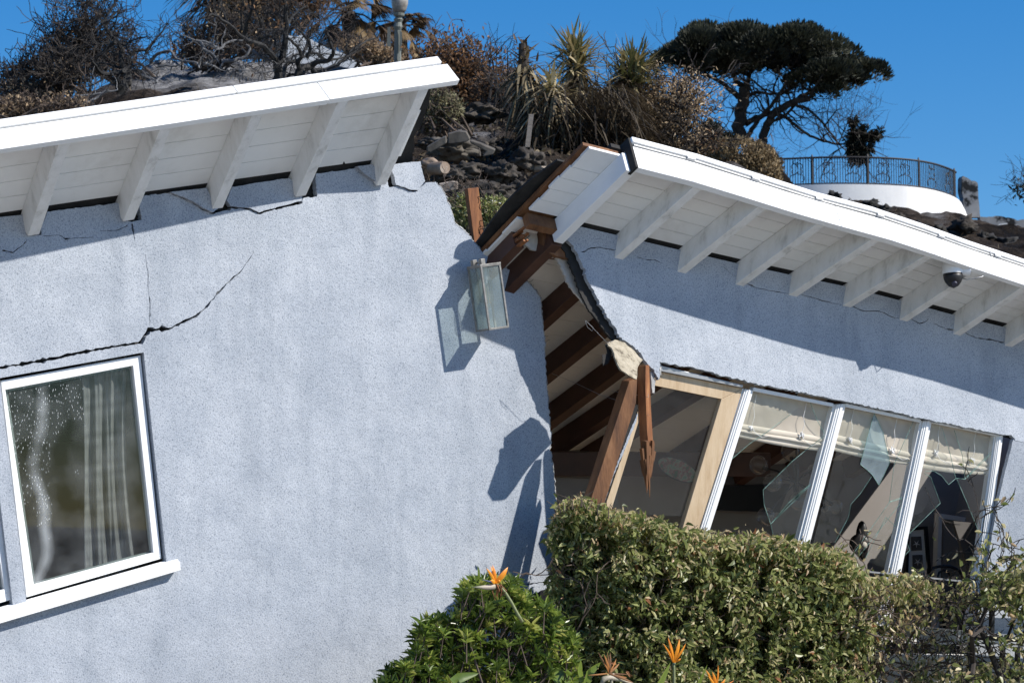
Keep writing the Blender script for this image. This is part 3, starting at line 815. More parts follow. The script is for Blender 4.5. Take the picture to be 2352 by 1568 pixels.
for i in range(11):
    a_, b_ = flap[i], flap[(i + 1) % 11]; rg_ = random.Random(i)
    for k in range(3):
        u = k / 3; rf.append(PR.at(a_[0] + (b_[0] - a_[0]) * u + (rg_.uniform(-1.4, 1.4) if k else 0), a_[1] + (b_[1] - a_[1]) * u + (rg_.uniform(-1.4, 1.4) if k else 0), fo[i] + (fo[(i + 1) % 11] - fo[i]) * u))
mb.slab(rf, -PR.n * .018); mb.build('plaster_flap', M['plaster'], HR)
bflap = cv('g7', [(385, 230), (402, 300), (366, 308), (372, 392), (402, 378), (432, 328), (432, 270)])
one(PR, rag(bflap, 1.5, 5, 44), .10, .006, 'felt_scrap', M['gap'], HR)
one(PR, rag(cv('g7', [(715, 430), (735, 440), (752, 500), (742, 590), (728, 585), (722, 500)]), 1, 4, 45), -.02, .03, 'render_strip', M['stucco_core'], HR)

# roof
mb = MB()
for i in range(6):
    t0 = .02 + .98 * i / 6; t1 = .02 + .98 * (i + 1) / 6 - .006
    tt1 = min(t1, .93) if False else t1
    RR.box(mb, 1.06 if i == 5 else .56 + .02 * math.sin(i * 2.1), 11, t0, t1, -.02, 0.0)
RR.box(mb, .57, 1.055, .817, .95, -.02, 0.0)
mb.build('soffit', M['soffit'], HR)
mb = MB(); RR.box(mb, .5, 1.1, -4.2, .94, -.052, -.023); RR.box(mb, 1.1, 11, -4.2, .99, -.052, -.023); mb.build('sheathing', M['old_wood'], HR)
mb = MB()
fe = [(.44, .62), (.40, .5), (.34, .32), (.30, .1), (.30, -.1), (.33, -.3), (.40, -.6), (.43, -.8)]
V = []
for s_, t_ in fe: V += [RR.S(s_, t_, -.072), RR.S(1.4, t_, -.072), RR.S(1.4, t_, -.088), RR.S(s_, t_, -.088)]
F = []
for i in range(len(fe) - 1):
    for j in range(4): F.append((4 * i + j, 4 * i + (j + 1) % 4, 4 * i + 4 + (j + 1) % 4, 4 * i + 4 + j))
F += [(0, 1, 2, 3), tuple(4 * (len(fe) - 1) + k for k in (3, 2, 1, 0))]
mb.add(V, F); RR.box(mb, .9, 11, -4.2, .97, -.088, -.054)
mb.build('roof_felt', M['gap'], HR)
for q in range(1, 11):
    mb = MB(); RR.rafter(mb, q, -.10 if q == 1 else -.26, 1.0, .075, .165); mb.build('rafter', M['white_wood'] if q > 1 else M['white'], HR, bevel=.004)
fr_ = RR.len
mb = MB()
for s0, s1 in ((1.10, 4.36), (4.37, 6.1), (6.108, 8.2), (8.208, 10.9)):
    RR.box(mb, s0, s1, 1.0, 1.0 + .045 / fr_, -.030, .168)
mb.build('fascia', M['white'], HR, bevel=.004)
mb = MB(); RR.box(mb, 1.06, 1.097, .96, 1.0 + .05 / fr_, -.10, .172); mb.build('fascia_end', M['gap'], HR)
mb = MB(); RR.box(mb, 1.085, 10.9, 1.0 - .1 / fr_, 1.0 + .068 / fr_, -.098, -.052)
mb.build('drip_edge', M['white'], HR, bevel=.006)
mb = MB(); RR.box(mb, 1.12, 10.9, 1.0, 1.0 + .052 / fr_, -.048, -.036)
for q in (1.9, 2.9, 4.0, 5.1, 6.3, 7.5, 8.6): RR.box(mb, q, q + .12, 1.0, 1.0 + .066 / fr_, -.056, -.032)
mb.build('flashing', M['steel'], HR)
# inside: cream ceiling boards and dark rafters carry on down into the house
mb = MB()
for i in range(16):
    t0 = -.12 - 4.0 * (i + 1) / 16 + .006; t1 = -.12 - 4.0 * i / 16
    RR.box(mb, .52 + .02 * math.sin(i * 1.7), 11, t0, t1, -.02, 0.0)
mb.build('ceiling', M['ceiling'], HR)
for q in [1, 2, 3, 4, 5, 6, 7, 8, 9, 10]:
    mb = MB(); RR.rafter(mb, q, -4.1, -.13 if q == 1 else -.28, .085, .165); mb.build('ceiling_rafter', M['brown_paint'], HR, bevel=.004)
mb = MB(); RR.rafter(mb, .60, -.95, -.30, .075, .13); mb.build('broken_rafter', M['brown_paint'], HR)
# splintered end of the broken rafter
mb = MB(); rng = random.Random(8)
for k in range(14):
    c0 = rng.uniform(.005, .12); w0 = rng.uniform(0, .06)
    a0 = RR.S(.60, -.30, c0) + RR.e2 * w0
    mb.box(a0, RR.e2 * .016, RR.n * .016, RR.e1 * rng.uniform(.02, .10))
mb.build('splintered_end', M['red_wood'], HR)
mb = MB(); RR.box(mb, .57, 1.0, -.10, -.02, .0, .10); mb.build('gap_blocking', M['old_wood'], HR)
mb = MB(); RR.box(mb, 1.0, 11, -.11, .015, -.02, -.001); mb.build('dark_gap_strip', M['gap'], HR)  # black strip painting in the shaded gap where the soffit meets the wall
one(PR, rag(cv('g6', [(590, 800), (790, 860), (815, 980), (860, 1090), (700, 1060), (630, 1000), (690, 930), (620, 870)]), 1.2, 5, 46), -.14, .02, 'torn_board', M['drywall'], HR)
one(PR, rag(cv('g6', [(800, 830), (925, 780), (950, 940), (930, 1010), (860, 1090), (815, 1000)]), .8, 8, 47), -.07, .09, 'corner_post', M['old_wood'], HR)
one(PR, rag(cv('g6', [(920, 960), (1030, 985), (1100, 1040), (1140, 1160), (940, 1120), (870, 1090), (925, 1020)]), .8, 8, 48), -.055, .10, 'split_header', M['old_wood'], HR)
# room shell
PR = PW
o = PR.at(1180, 1640, -.25) - PR.e2 * .4; a = PR.e2 * 5.6; up = PR.up
bw = MB(); o2 = o - PR.n * 1.95; bw.box(o2, PR.e2 * 6.0, -PR.n * .05, up * 2.9); bw.build('back_wall', M['room'], HR)
bw = MB(); bw.box(o + a, PR.e2 * .05, -PR.n * 2.2, up * 3.0); bw.build('side_wall', M['room'], HR)
bw = MB(); bw.box(o, PR.e2 * 6.0, -PR.n * 3.1, -up * .05); bw.build('floor', M['floor'], HR)
# tie beam across the room
mb = MB()
bq = [P(1235, 1037, 21.7), P(1770, 1040, 22.2)]
mb.box(bq[0], bq[1] - bq[0], FW * .12, -UP * .185)
mb.build('tie_beam', M['brown_paint'], HR, bevel=.004)
# floor-to-sill partition seen low in the opening
mb = MB(); pA = P(1255, 1096, 21.8); pB = P(1420, 1100, 22.0); mb.box(pA, pB - pA, FW * .05, -UP * .5); mb.build('partition', M['room'], HR)

# door frame, mullions, head and sill of the window wall
def member(pts, off, th, name, mat, parent, bevel=.003):
    return dslab(MB(), PR, pts, off, th).build(name, mat, parent, bevel=bevel)
dr_ = dslab(MB(), PR, [(1500, 850), (1706, 892), (1657.5, 916), (1495, 883)], -.06, .05).build('door', M['oak'], HR, bevel=.003)
member([(1706, 892.5), (1533, 1470), (1492, 1462), (1657, 917)], -.058, .05, 'stile', M['oak'], dr_)
member(cv('g7', [(800, 545), (1240, 635), (945, 1482), (640, 1470), (395, 1436), (560, 960), (700, 620)]), -.09, .006, 'pane', M['glass'], dr_)
member([(1514, 838), (1707, 884), (1706, 890), (1512, 851)], -.03, .05, 'door_head', M['steel'], HR)
def mullion(l_top, r_top, l_bot, r_bot, nm='mullion'):
    mb = MB()
    def at(u, v): 
        return (l_top[0] + (r_top[0] - l_top[0]) * u + ((l_bot[0] + (r_bot[0] - l_bot[0]) * u) - (l_top[0] + (r_top[0] - l_top[0]) * u)) * v,
                l_top[1] + (r_top[1] - l_top[1]) * u + ((l_bot[1] + (r_bot[1] - l_bot[1]) * u) - (l_top[1] + (r_top[1] - l_top[1]) * u)) * v)
    prof = [(0, .28, -.062), (.27, .44, -.046), (.43, .62, -.040), (.61, .82, -.034), (.81, 1.0, -.048)]
    for u0, u1, off in prof:
        dslab(mb, PR, [at(u0, 0), at(u1, 0), at(u1, 1), at(u0, 1)], off, .05)
    return mb.build(nm, M['white'], HR, bevel=.002)
mullion((1704, 892), (1731, 896), (1511, 1495), (1542, 1499))
mullion((1914, 929), (1944, 926.5), (1763, 1510), (1791, 1513))
mullion((2114, 966), (2141, 966), (1998, 1500), (2031, 1504))
mullion((2284, 998), (2304, 1001), (2211, 1510), (2238, 1512))
member([(1731, 889), (1915, 926), (1914, 934), (1729, 897.5)], -.042, .05, 'window_head', M['white'], HR)
member([(1944, 926), (2116, 963), (2114, 970), (1942, 934)], -.042, .05, 'window_head', M['white'], HR)
member([(2141, 964), (2303, 998), (2302, 1004), (2139, 971)], -.042, .05, 'window_head', M['white'], HR)
member([(1450, 1432), (2240, 1470), (2238, 1484), (1450, 1446)], -.045, .05, 'transom', M['white'], HR)
member([(1400, 1498), (2232, 1505), (2232, 1521), (1400, 1512)], .04, .14, 'sill', M['white'], HR)
member([(1380, 1513), (2228, 1522), (2224, 1790), (1340, 1780)], .0, .06, 'apron_wall', M['sky_white'], HR)

# what is left of the glass
def shard(pts, off=-.066, mat='shard', frame=None):
    V = PR.pts(pts, off)
    g = MB(); g.slab(V, -PR.n * .004)
    s = g.build('glass_shard', M[mat], HR)
    e = MB()
    m = len(V)
    for i in range(m):
        a_ = V[i]; b_ = V[(i + 1) % m]
        if frame and i in frame: continue
        e.tube([a_ + PR.n * .0005, b_ + PR.n * .0005], .0018, 5)
    e.build('glass_edge', M['glass_edge'], s)
shard(cv('c5', [(553, 538), (825, 592), (740, 655), (620, 745), (535, 803), (440, 885)]), frame={0, 5, 1})
shard(cv('c5', [(832, 594), (940, 616), (905, 755), (870, 690)]), frame={0, 1})
shard(cv('c5', [(905, 760), (835, 998), (730, 1090), (640, 1195), (608, 1100), (603, 1028), (745, 888), (822, 825)]), frame={0})
shard(cv('c5', [(640, 1195), (835, 1003), (760, 1295), (655, 1262)]), frame={1, 2})
shard(cv('c5', [(1148, 652), (1190, 742), (1224, 892), (1171, 1004), (1137, 952), (1080, 902), (1112, 780)]), -.06, 'shard_bright')
shard(cv('c5', [(1000, 620), (965, 830), (850, 1285), (955, 1285), (1022, 1160), (1033, 1098), (1080, 1045), (1135, 962), (1078, 903), (1108, 780), (1142, 652)]), frame={0, 1, 2, 7, 8, 9, 10})
shard(cv('c5', [(1246, 900), (1340, 690), (1365, 700), (1282, 1065), (1222, 1085)]), frame={1, 2})
shard(cv('c5', [(1222, 1088), (1282, 1070), (1278, 1090), (1062, 1365), (1030, 1360)]), frame={3})
shard(cv('c5', [(1205, 1160), (1250, 1205), (1290, 1080), (1225, 1420), (1100, 1370)]), frame={2, 3})
shard(cv('c5', [(1440, 700), (1480, 722), (1520, 850), (1547, 972), (1512, 1002), (1478, 958), (1440, 935), (1395, 938)]), frame={0, 7})
shard(cv('c5', [(1540, 735), (1732, 775), (1728, 835), (1592, 972), (1580, 860)]), frame={0, 1})
shard(cv('c5', [(1392, 945), (1425, 965), (1472, 1092), (1322, 1240), (1290, 1180)]), frame={4})
shard(cv('c5', [(1550, 970), (1594, 975), (1730, 842), (1672, 1265), (1600, 1085)]), frame={2})
shard(cv('c5', [(1290, 1240), (1322, 1322), (1240, 1410), (1230, 1400)]), frame={2, 3})
# panes under the transom
for a_, b_ in ((1548, 1760), (1795, 1995), (2034, 2210)):
    member([(a_ + 4, 1446), (b_, 1455), (b_ - 14, 1500), (a_ - 8, 1498)], -.085, .005, 'lower_pane', M['glass'], HR)

# torn posts beside the door
pt = thing('broken_stud', 'dark leaning timber stud with felt and a pale trim strip beside the glass door', 'timber', PR.at(1390, 1240, .05))
LA = PR.pts(cv('g7', [(562, 500), (618, 482), (612, 640), (510, 860), (355, 1405), (280, 1330)]), .10)
mb = MB(); mb.slab([PR.at(*cv('g7', [(562, 500)])[0], .12), PR.at(*cv('g7', [(620, 480)])[0], .12), PR.at(*cv('g7', [(610, 660)])[0], .14), PR.at(*cv('g7', [(355, 1470)])[0], .16), PR.at(*cv('g7', [(262, 1420)])[0], .16)], -PR.n * .10)
mb.build('stud', M['old_wood'], pt, bevel=.003)
mb = MB(); mb.slab([PR.at(*q, o_) for q, o_ in zip(rag(cv('g7', [(612, 665), (622, 700), (600, 790), (500, 1080), (420, 1290), (375, 1420), (345, 1440), (420, 1160), (520, 880)]), 1.2, 6, 51), [.125] * 200)], -PR.n * .03)
mb.build('felt_layer', M['gap'], pt)
mb = MB(); mb.slab(PR.pts(rag(cv('g7', [(622, 735), (610, 800), (545, 960), (440, 1200), (360, 1440), (345, 1445), (460, 1130), (560, 880)]), 1.3, 5, 52), .13), -PR.n * .02)
mb.build('render_strip', M['stucco'], pt)
mb = MB(); mb.slab(PR.pts(cv('g7', [(624, 720), (626, 800), (420, 1470), (372, 1450), (520, 1010)]), .11), -PR.n * .03)
mb.build('trim', M['oak'], pt)

pt = thing('broken_stud', 'splintered orange timber stud hanging point down in front of the glass door', 'timber', PR.at(1492, 1143, .12))
top = cv('g7', [(622, 395), (692, 385)])
def sect(y, xl, xm, xr, off):
    return [PR.at(*cv('g7', [(xl, y)])[0], off - .05), PR.at(*cv('g7', [(xm, y)])[0], off), PR.at(*cv('g7', [(xr, y - 4)])[0], off - .03), PR.at(*cv('g7', [(xl + 40, y)])[0], off - .10)]
rows = [sect(388, 622, 680, 706, .09), sect(560, 620, 678, 712, .10), sect(700, 628, 684, 718, .11), sect(860, 634, 690, 728, .12), sect(1080, 650, 712, 740, .13)]
V = [p for r in rows for p in r]; F = [(0, 1, 2, 3), (16, 19, 18, 17)]
for i in range(4):
    for j in range(4): F.append((4 * i + j, 4 * i + (j + 1) % 4, 4 * i + 4 + (j + 1) % 4, 4 * i + 4 + j))
mb = MB(); mb.add(V, F)
mb.build('stud', M['red_wood'], pt)
mb = MB(); rng = random.Random(12)
for k in range(26):
    x0 = rng.uniform(652, 736); y0 = rng.uniform(930, 1085); y1 = 1085 + rng.uniform(30, 240) if k else 1352
    x1 = x0 * .55 + 706 * .45 if k else 710
    A0 = PR.at(*cv('g7', [(x0, y0)])[0], .13 + rng.uniform(-.03, .012)); B0 = PR.at(*cv('g7', [(x1, min(y1, 1345))])[0], .13)
    wv_ = rng.uniform(.010, .022)
    mb.tube([A0, A0 + (B0 - A0) * .6, B0], [wv_, wv_ * .8, .001], 4)
mb.build('splinter', M['old_wood'], pt)

# torn stucco mesh wires
def wire(pts, off, label, r=.0013):
    mb = MB(); mb.tube([PR.at(x, y, o_) for (x, y), o_ in zip(cv('g7', pts), off)], r, 5)
    tag(mb.build('wire', M['steel']), label, 'wire', 'torn wires at the broken edge')
wire([(240, 60), (258, 110), (290, 137), (300, 112), (245, 62), (330, 150), (400, 222), (455, 205)], [.0] * 8, 'looped grey wire above the cracked plaster flap')
wire([(425, 570), (520, 585), (610, 600), (700, 618), (698, 590)], [-.2, -.1, 0, .13, .13], 'straight grey wire crossing the upper part of the hanging stud')
wire([(0, 445), (160, 510), (350, 600), (520, 655), (640, 700), (706, 750)], [-.9, -.6, -.3, -.1, 0, .13], 'long thin wire running from the dark gap to the hanging stud')

# blinds behind the broken panes
def blind(ptsT, ptsU, ptsL, off, label):
    b_ = thing('roman_blind', label, 'blind', PR.at(ptsT[0][0], ptsT[0][1], off), 'blinds in the broken windows')
    mb = MB(); nx, ny = 16, 6; V = []; T = []
    rng = random.Random(int(ptsT[0][0]))
    for j in range(ny + 1):
        v = j / ny
        for i in range(nx + 1):
            u = i / nx
            x = (ptsT[0][0] * (1 - u) + ptsT[1][0] * u) * (1 - v) + (ptsU[0][0] * (1 - u) + ptsU[1][0] * u) * v
            y = (ptsT[0][1] * (1 - u) + ptsT[1][1] * u) * (1 - v) + (ptsU[0][1] * (1 - u) + ptsU[1][1] * u) * v
            V.append(PR.at(x, y, off + .012 * math.sin(4 * u + 3 * v))); T.append(rng.uniform(.25, .6))
    F = [(j * (nx + 1) + i, j * (nx + 1) + i + 1, (j + 1) * (nx + 1) + i + 1, (j + 1) * (nx + 1) + i) for j in range(ny) for i in range(nx)]
    mb.add(V, F, T); mb.build('cloth', M['blind'], b_, smooth=True)
    mb = MB()
    for k, (f0, f1, oo) in enumerate(((0, .40, .02), (.33, .74, .03), (.66, 1.0, .018))):
        V = []; T = []
        for i in range(nx + 1):
            u = i / nx
            xa, ya = ptsU[0][0] * (1 - u) + ptsU[1][0] * u, ptsU[0][1] * (1 - u) + ptsU[1][1] * u
            xb, yb = ptsL[0][0] * (1 - u) + ptsL[1][0] * u, ptsL[0][1] * (1 - u) + ptsL[1][1] * u + 4 * math.sin(3.1 * u)
            for v, o2_ in ((f0, 0), ((f0 + f1) / 2, oo), (f1, .004)):
                V.append(PR.at(xa + (xb - xa) * v, ya + (yb - ya) * v, off + o2_ + .006 * math.sin(9 * u + k))); T.append(rng.uniform(.7, 1))
        F = []
        for i in range(nx):
            for j in range(2): F.append((3 * i + j, 3 * i + j + 1, 3 * i + 4 + j, 3 * i + 3 + j))
        mb.add(V, F, T)
    mb.build('folded_hem', M['blind'], b_, smooth=True)
    for u in (.18, .72):
        xa, ya = ptsU[0][0] * (1 - u) + ptsU[1][0] * u, ptsU[0][1] * (1 - u) + ptsU[1][1] * u
        mb = MB(); c_ = PR.at(xa, ya + 3, off + .025)
        for k in range(10):
            d_ = unit(np.array([rng.gauss(0, 1), rng.gauss(0, 1), rng.gauss(0, 1)]))
            mb.tube([c_, c_ + d_ * .022, c_ + d_ * .02 - UP * .018], [.007, .005, .002], 5)
        mb.tube([PR.at(xa + 12, ya - 70, off + .02), PR.at(xa + 5, ya - 40, off + .025), PR.at(xa + 7, ya - 20, off + .03), c_], .0018, 4)
        mb.tube([c_, c_ + RT * .03 - UP * .05, c_ + RT * .08 - UP * .08, c_ + RT * .12 - UP * .07], .002, 4)
        mb.build('cord_tassel', M['sky_white'], b_)
blind([(1725, 895), (1925, 938)], [(1688, 970), (1900, 1005)], [(1680, 1000), (1890, 1036)], -.10, 'cream roman blind in the widest broken window, next to the wooden door')
blind([(1935, 935), (2120, 972)], [(1918, 997), (2100, 1041)], [(1905, 1032), (2090, 1068)], -.10, 'cream roman blind behind the pale hanging shard of glass')
blind([(2135, 970), (2290, 1003)], [(2122, 1030), (2275, 1061)], [(2112, 1074), (2270, 1090)], -.10, 'short cream roman blind in the window nearest the right wall')

# ------------------------------------------------------------------ things in the room
def chandelier():
    c = P(1829, 1107, 21.9)
    L = thing('chandelier', 'dark branching chandelier with clear globe bulbs inside the broken window', 'chandelier', c)
    mb = MB(); mb.tube([c + UP * .14, c - UP * .10], .022, 8)
    mb.tube([c + UP * .14, c + UP * .75], .006, 6)
    mb.build('stem', M['black'], L)
    for (x, y, r, dz) in ((380, 790, 78, -.1), (495, 930, 78, -.25), (640, 680, 78, -.05), (440, 1210, 76, -.2), (700, 1085, 76, -.35), (1010, 1130, 60, .1), (830, 830, 50, .25), (925, 1140, 40, .3)):
        q = P(*cv('h1', [(x, y)])[0], 21.9 + dz)
        d = unit(q - c)
        rr = r * .28125 * .00337
        am = MB(); am.tube([c, c + (q - c) * .5 + UP * .02, q - d * rr * .75], .007, 6); am.tube([q - d * rr * 1.15, q - d * rr * .6], .016, 8)
        ao = am.build('arm', M['black'], L)
        g = MB(); g.blob(q, rr, 0, 1, 0, 3); go = g.build('globe', M['bulb'], ao, smooth=True)
chandelier()
def sconce():
    c = PR.at(1980, 1242, -1.98); 
    L = thing('wall_sconce', 'black oval wall light on the grey interior wall', 'wall light', c)
    mb = MB(); mb.blob(c + UP * .0, np.array([.055, .03, .17]), 0, 1, 0, 3); mb.build('plate', M['black'], L, smooth=True)
    mb = MB(); mb.blob(c - RT * .03 - UP * .02 - FW * .06, np.array([.085, .03, .085]), 0, 1, 0, 3); mb.build('shade', M['black'], L, smooth=True)
    mb = MB(); mb.blob(c + RT * .0 - UP * .03 - FW * .085, .034, 0, 1, 0, 3); mb.build('bulb', M['drywall'], L, smooth=True)
sconce()
def picture():
    L = thing('picture_frame', 'black framed print of starfish squares standing against the interior wall', 'picture', PR.at(2105, 1340, -2.0))
    o_ = [(2086, 1211), (2131, 1208), (2142, 1352), (2078, 1352)]; i_ = [(2090, 1218), (2124, 1215), (2134, 1346), (2085, 1346)]
    frame_bars(MB(), PR, o_, i_, -1.98, .03).build('frame', M['black'], L)
    dslab(MB(), PR, i_, -1.995, .01).build('mat_board', M['white'], L)
    for (cx, cy) in ((2105, 1248), (2108, 1290), (2111, 1332)):
        s = dslab(MB(), PR, [(cx - 12, cy - 16), (cx + 11, cy - 17), (cx + 13, cy + 15), (cx - 11, cy + 16)], -1.988, .004).build('print', M['dark_room'], L)
        mb = MB()
        for k in range(5):
            th = k * 2 * math.pi / 5 + .3
            mb.tube([PR.at(cx, cy, -1.984), PR.at(cx + 9 * math.cos(th), cy + 9 * math.sin(th), -1.984)], [.006, .001], 5)
        mb.build('starfish', M['sky_white'], s)
picture()
tag(dslab(MB(), PR, [(1640, 1116), (1815, 1110), (1800, 1150), (1790, 1176), (1600, 1170)], -2.05, .04).build('wall_panel', M['blackpanel']),
    'wide black panel on the interior wall behind the globe chandelier', 'panel')
ds = thing('interior_door', 'pale interior door with casing at the far right of the room', 'door', PR.at(2210, 1500, -2.0))
dslab(MB(), PR, [(2168, 1190), (2270, 1205), (2275, 1500), (2160, 1500)], -2.10, .04).build('door_leaf', M['room'], ds)
dslab(MB(), PR, [(2156, 1178), (2275, 1196), (2275, 1206), (2164, 1190), (2156, 1500), (2146, 1500)], -2.06, .06).build('casing', M['sky_white'], ds)
dslab(MB(), PR, [(2190, 1196), (2290, 1205), (2310, 1345), (2232, 1330)], -1.3, .03).build('dark_opening_panel', M['dark_room'], ds)  # solid panel, its dark colour standing in for a shaded opening
# small stained glass panel hanging behind the door glass
c = P(1557, 1078, 21.6)
L = thing('glass_ornament', 'oval stained glass ornament hanging behind the door pane', 'ornament', c)
ax = unit(RT * .9 - UP * .42); ay = unit(np.cross(FW, ax))
ring = [c + ax * .165 * math.cos(t) + ay * .075 * math.sin(t) for t in np.linspace(0, 2 * math.pi, 37)[:-1]]
MB().slab(ring, FW * .006).build('panel', simple('stained glass', [(.36, (.12, .19, .12)), (.47, (.26, .30, .21)), (.54, (.30, .11, .11)), (.62, (.10, .15, .09))], 22, .4), L)
mb = MB(); mb.tube(ring + [ring[0]], .004, 5); mb.build('rim', M['black'], L)
# bentwood chair just inside the right window
def chair():
    base = PR.at(2190, 1640, -.55)
    L = thing('bentwood_chair', 'black bentwood chair with looped back behind the sparse hedge', 'chair', base)
    def hp(l): return [PR.at(*q, -.55) for q in cv('h3', l)]
    mb = MB(); mb.tube(hp([(1185, 1150), (1140, 940), (1080, 720), (1040, 590), (1036, 500), (1055, 455), (1110, 442), (1220, 445), (1300, 480), (1345, 560), (1355, 700), (1330, 900), (1320, 1150)]), .0125, 8); mb.build('back_hoop', M['black'], L, smooth=True)
    mb = MB(); mb.tube(hp([(1200, 1150), (1150, 950), (1100, 740), (1090, 570), (1110, 500), (1150, 478), (1200, 500), (1240, 580), (1262, 700), (1275, 1150)]), .0095, 8); mb.build('inner_hoop', M['black'], L, smooth=True)
    mb = MB(); sc = PR.at(2190, 1478, -.33)
    ring = [sc + PR.e2 * .2 * math.cos(t) + PR.n * .2 * math.sin(t) for t in np.linspace(0, 2 * math.pi, 25)[:-1]]
    mb.slab(ring, -PR.up * .03); mb.build('seat', M['black'], L)
    for sx in (-1, 1):
        for sy in (-1, 1):
            q = sc + PR.e2 * .15 * sx + PR.n * .15 * sy
            MB().tube([q, q - PR.up * .44 + PR.e2 * .03 * sx + PR.n * .03 * sy], [.016, .012], 8).build('leg', M['black'], L)
chair()
# security camera under the eave
def seccam():
    c = P(2188, 622, depth_of(on_roof(RR, 2189, 606, .015)) - .17)
    L = thing('security_camera', 'white and black dome security camera under the right eave', 'camera', c)
    mb = MB(); prof = [(0, .0), (.044, .0), (.055, -.012), (.062, -.034), (.064, -.048)]
    dn = RR.n; dn = unit(-UP * .95 + RR.n * .3)
    mb.tube([c - dn * .075, c - dn * .045, c, c + dn * .022], [.055, .074, .079, .077], 20); mb.build('housing', M['white'], L, smooth=False)
    mb = MB(); mb.tube([c + dn * .022, c + dn * .055, c + dn * .085, c + dn * .115, c + dn * .130], [.073, .071, .060, .036, .004], 20); b_ = mb.build('ball', M['black'], L, smooth=True)
    mb = MB(); lf = unit(dn * .6 - FW * .7); cl = c + dn * .06; mb.tube([cl + lf * .055, cl + lf * .072], [.024, .018], 14); mb.build('lens', simple('camera lens', [(.3, (.03, .03, .05)), (.7, (.06, .06, .09))], 4, .1), b_)
    mb = MB(); mb.tube([c + RT * .02 - dn * .01, c + RT * .13 - dn * .0], .042, 14); mb.build('junction_box', M['white'], L)
seccam()
mb = MB()
gp = cv('g8', [(760, 575), (830, 595), (930, 580), (1060, 550), (1120, 510), (1150, 440), (1175, 330), (1192, 250), (1180, 165)])
dd = [depth_of(on_roof(RR, 2190, 606)) - .17 - .01 * i for i in range(4)] + [depth_of(RR.S(7.9, 1.0)) - .12] * 5
mb.tube([P(x, y, d) for (x, y), d in zip(gp, dd)], .0035, 6)
tag(mb.build('cable', M['steel'], None, smooth=True), 'loose thin cable running from the security camera over the fascia', 'cable')

# ================================================================== ground and hillside
def z_at(x, y, d): return P(x, y, d)[2]
def d_for_z(x, y, z):
    return (z - CAM[2]) / (FW[2] + UP[2] * (784 - y) / FPX)
gm = MB(); gm.add([(-2500, -800, -.05), (2500, -800, -.05), (2500, 3500, -.05), (-2500, 3500, -.05)], [(0, 1, 2, 3)])
M['road'] = simple('pale roadside ground', [(.3, (.37, .35, .32)), (.7, (.44, .42, .39))], .8, .95)
tag(gm.build('ground', M['road']), kind='structure')

HC = [(-2600, [(28, 1.2), (60, 1.5), (75, 1.2), (110, 0)]),
      (-900, [(28, 690), (44, 330), (60, 270), (90, 330)]),
      (-200, [(28, 700), (44, 330), (60, 262), (90, 320)]),
      (0, [(28, 700), (44, 310), (60, 250), (90, 320)]),
      (200, [(28, 700), (44, 285), (62, 205), (90, 300)]),
      (340, [(28, 700), (43, 245), (62, 150), (90, 250)]),
      (500, [(28, 700), (43, 225), (62, 140), (90, 240)]),
      (640, [(28, 700), (43, 205), (62, 142), (90, 240)]),
      (850, [(28, 700), (43, 200), (62, 158), (90, 250)]),
      (960, [(26.5, 700), (34, 400), (44, 255), (60, 200), (90, 300)]),
      (1100, [(26.5, 690), (33, 420), (42, 300), (56, 250), (90, 330)]),
      (1250, [(26.5, 690), (33, 430), (42, 310), (56, 262), (90, 340)]),
      (1400, [(26.5, 700), (34, 450), (44, 340), (56, 310), (90, 380)]),
      (1600, [(28, 700), (44, 420), (60, 345), (90, 400)]),
      (1780, [(28, 700), (50, 440), (66, 395), (100, 430)]),
      (1860, [(28, 700), (55, 480), (70, 441), (78, 470), (100, 470)]),
      (2000, [(28, 700), (55, 520), (72, 470), (78, 490), (100, 490)]),
      (2120, [(28, 700), (55, 560), (72, 510), (78, 520), (100, 520)]),
      (2200, [(28, 700), (55, 565), (72, 512), (80, 520), (100, 520)]),
      (2352, [(28, 700), (55, 590), (72, 528), (85, 525), (110, 520)]),
      (2700, [(28, 720), (55, 600), (72, 540), (85, 530), (110, 530)]),
      (3400, [(28, 730), (60, 610), (80, 560), (110, 600)]),
      (5200, [(28, 1.2), (60, 1.5), (75, 1.2), (110, 0)])]
def hill_prof(x, d):
    def one(col, d):
        x0, rows = col
        tab = [(4, -.2), (9, 0.1), (14, .9), (19, 1.15), (25.2, 1.2)]
        for dd, yy in rows: tab.append((dd, yy if yy < 20 else z_at(x0, yy, dd)))
        tab.append((320, -1.0))
        return float(np.interp(d, [t[0] for t in tab], [t[1] for t in tab]))
    i = 0
    while i < len(HC) - 2 and HC[i + 1][0] < x: i += 1
    u = (x - HC[i][0]) / (HC[i + 1][0] - HC[i][0]); u = min(1, max(0, u)); 
    return one(HC[i], d) * (1 - u) + one(HC[i + 1], d) * u
def hill_pt(x, d, off=0.0):
    """a point on the hillside in the direction of column x at distance d"""
    p = CAM + d * (FW + RT * ((x - 1176) / FPX))
    z = hill_prof(x, d)
    amp = 0 if d < 25 else min(1, (d - 25) / 4)
    q = Vector((p[0] * .35, p[1] * .35, 0))
    z += amp * (.42 * noise.fractal(q, 1.0, 2.0, 4) + .16 * noise.fractal(q * 4.1, .9, 2.0, 3))
    return np.array([p[0], p[1], z + off])
xs = list(np.linspace(-2600, -260, 14)) + list(np.arange(-230, 2620, 11)) + list(np.linspace(2640, 5200, 14))
ds = [4, 9, 14, 19, 23, 25.2] + list(np.arange(25.6, 48, .28)) + list(np.arange(48, 92, .55)) + [100, 130, 180, 250, 320]
V = [hill_pt(x, d) for d in ds for x in xs]
nx = len(xs)
F = np.array([[j * nx + i, j * nx + i + 1, (j + 1) * nx + i + 1, (j + 1) * nx + i] for j in range(len(ds) - 1) for i in range(nx - 1)])
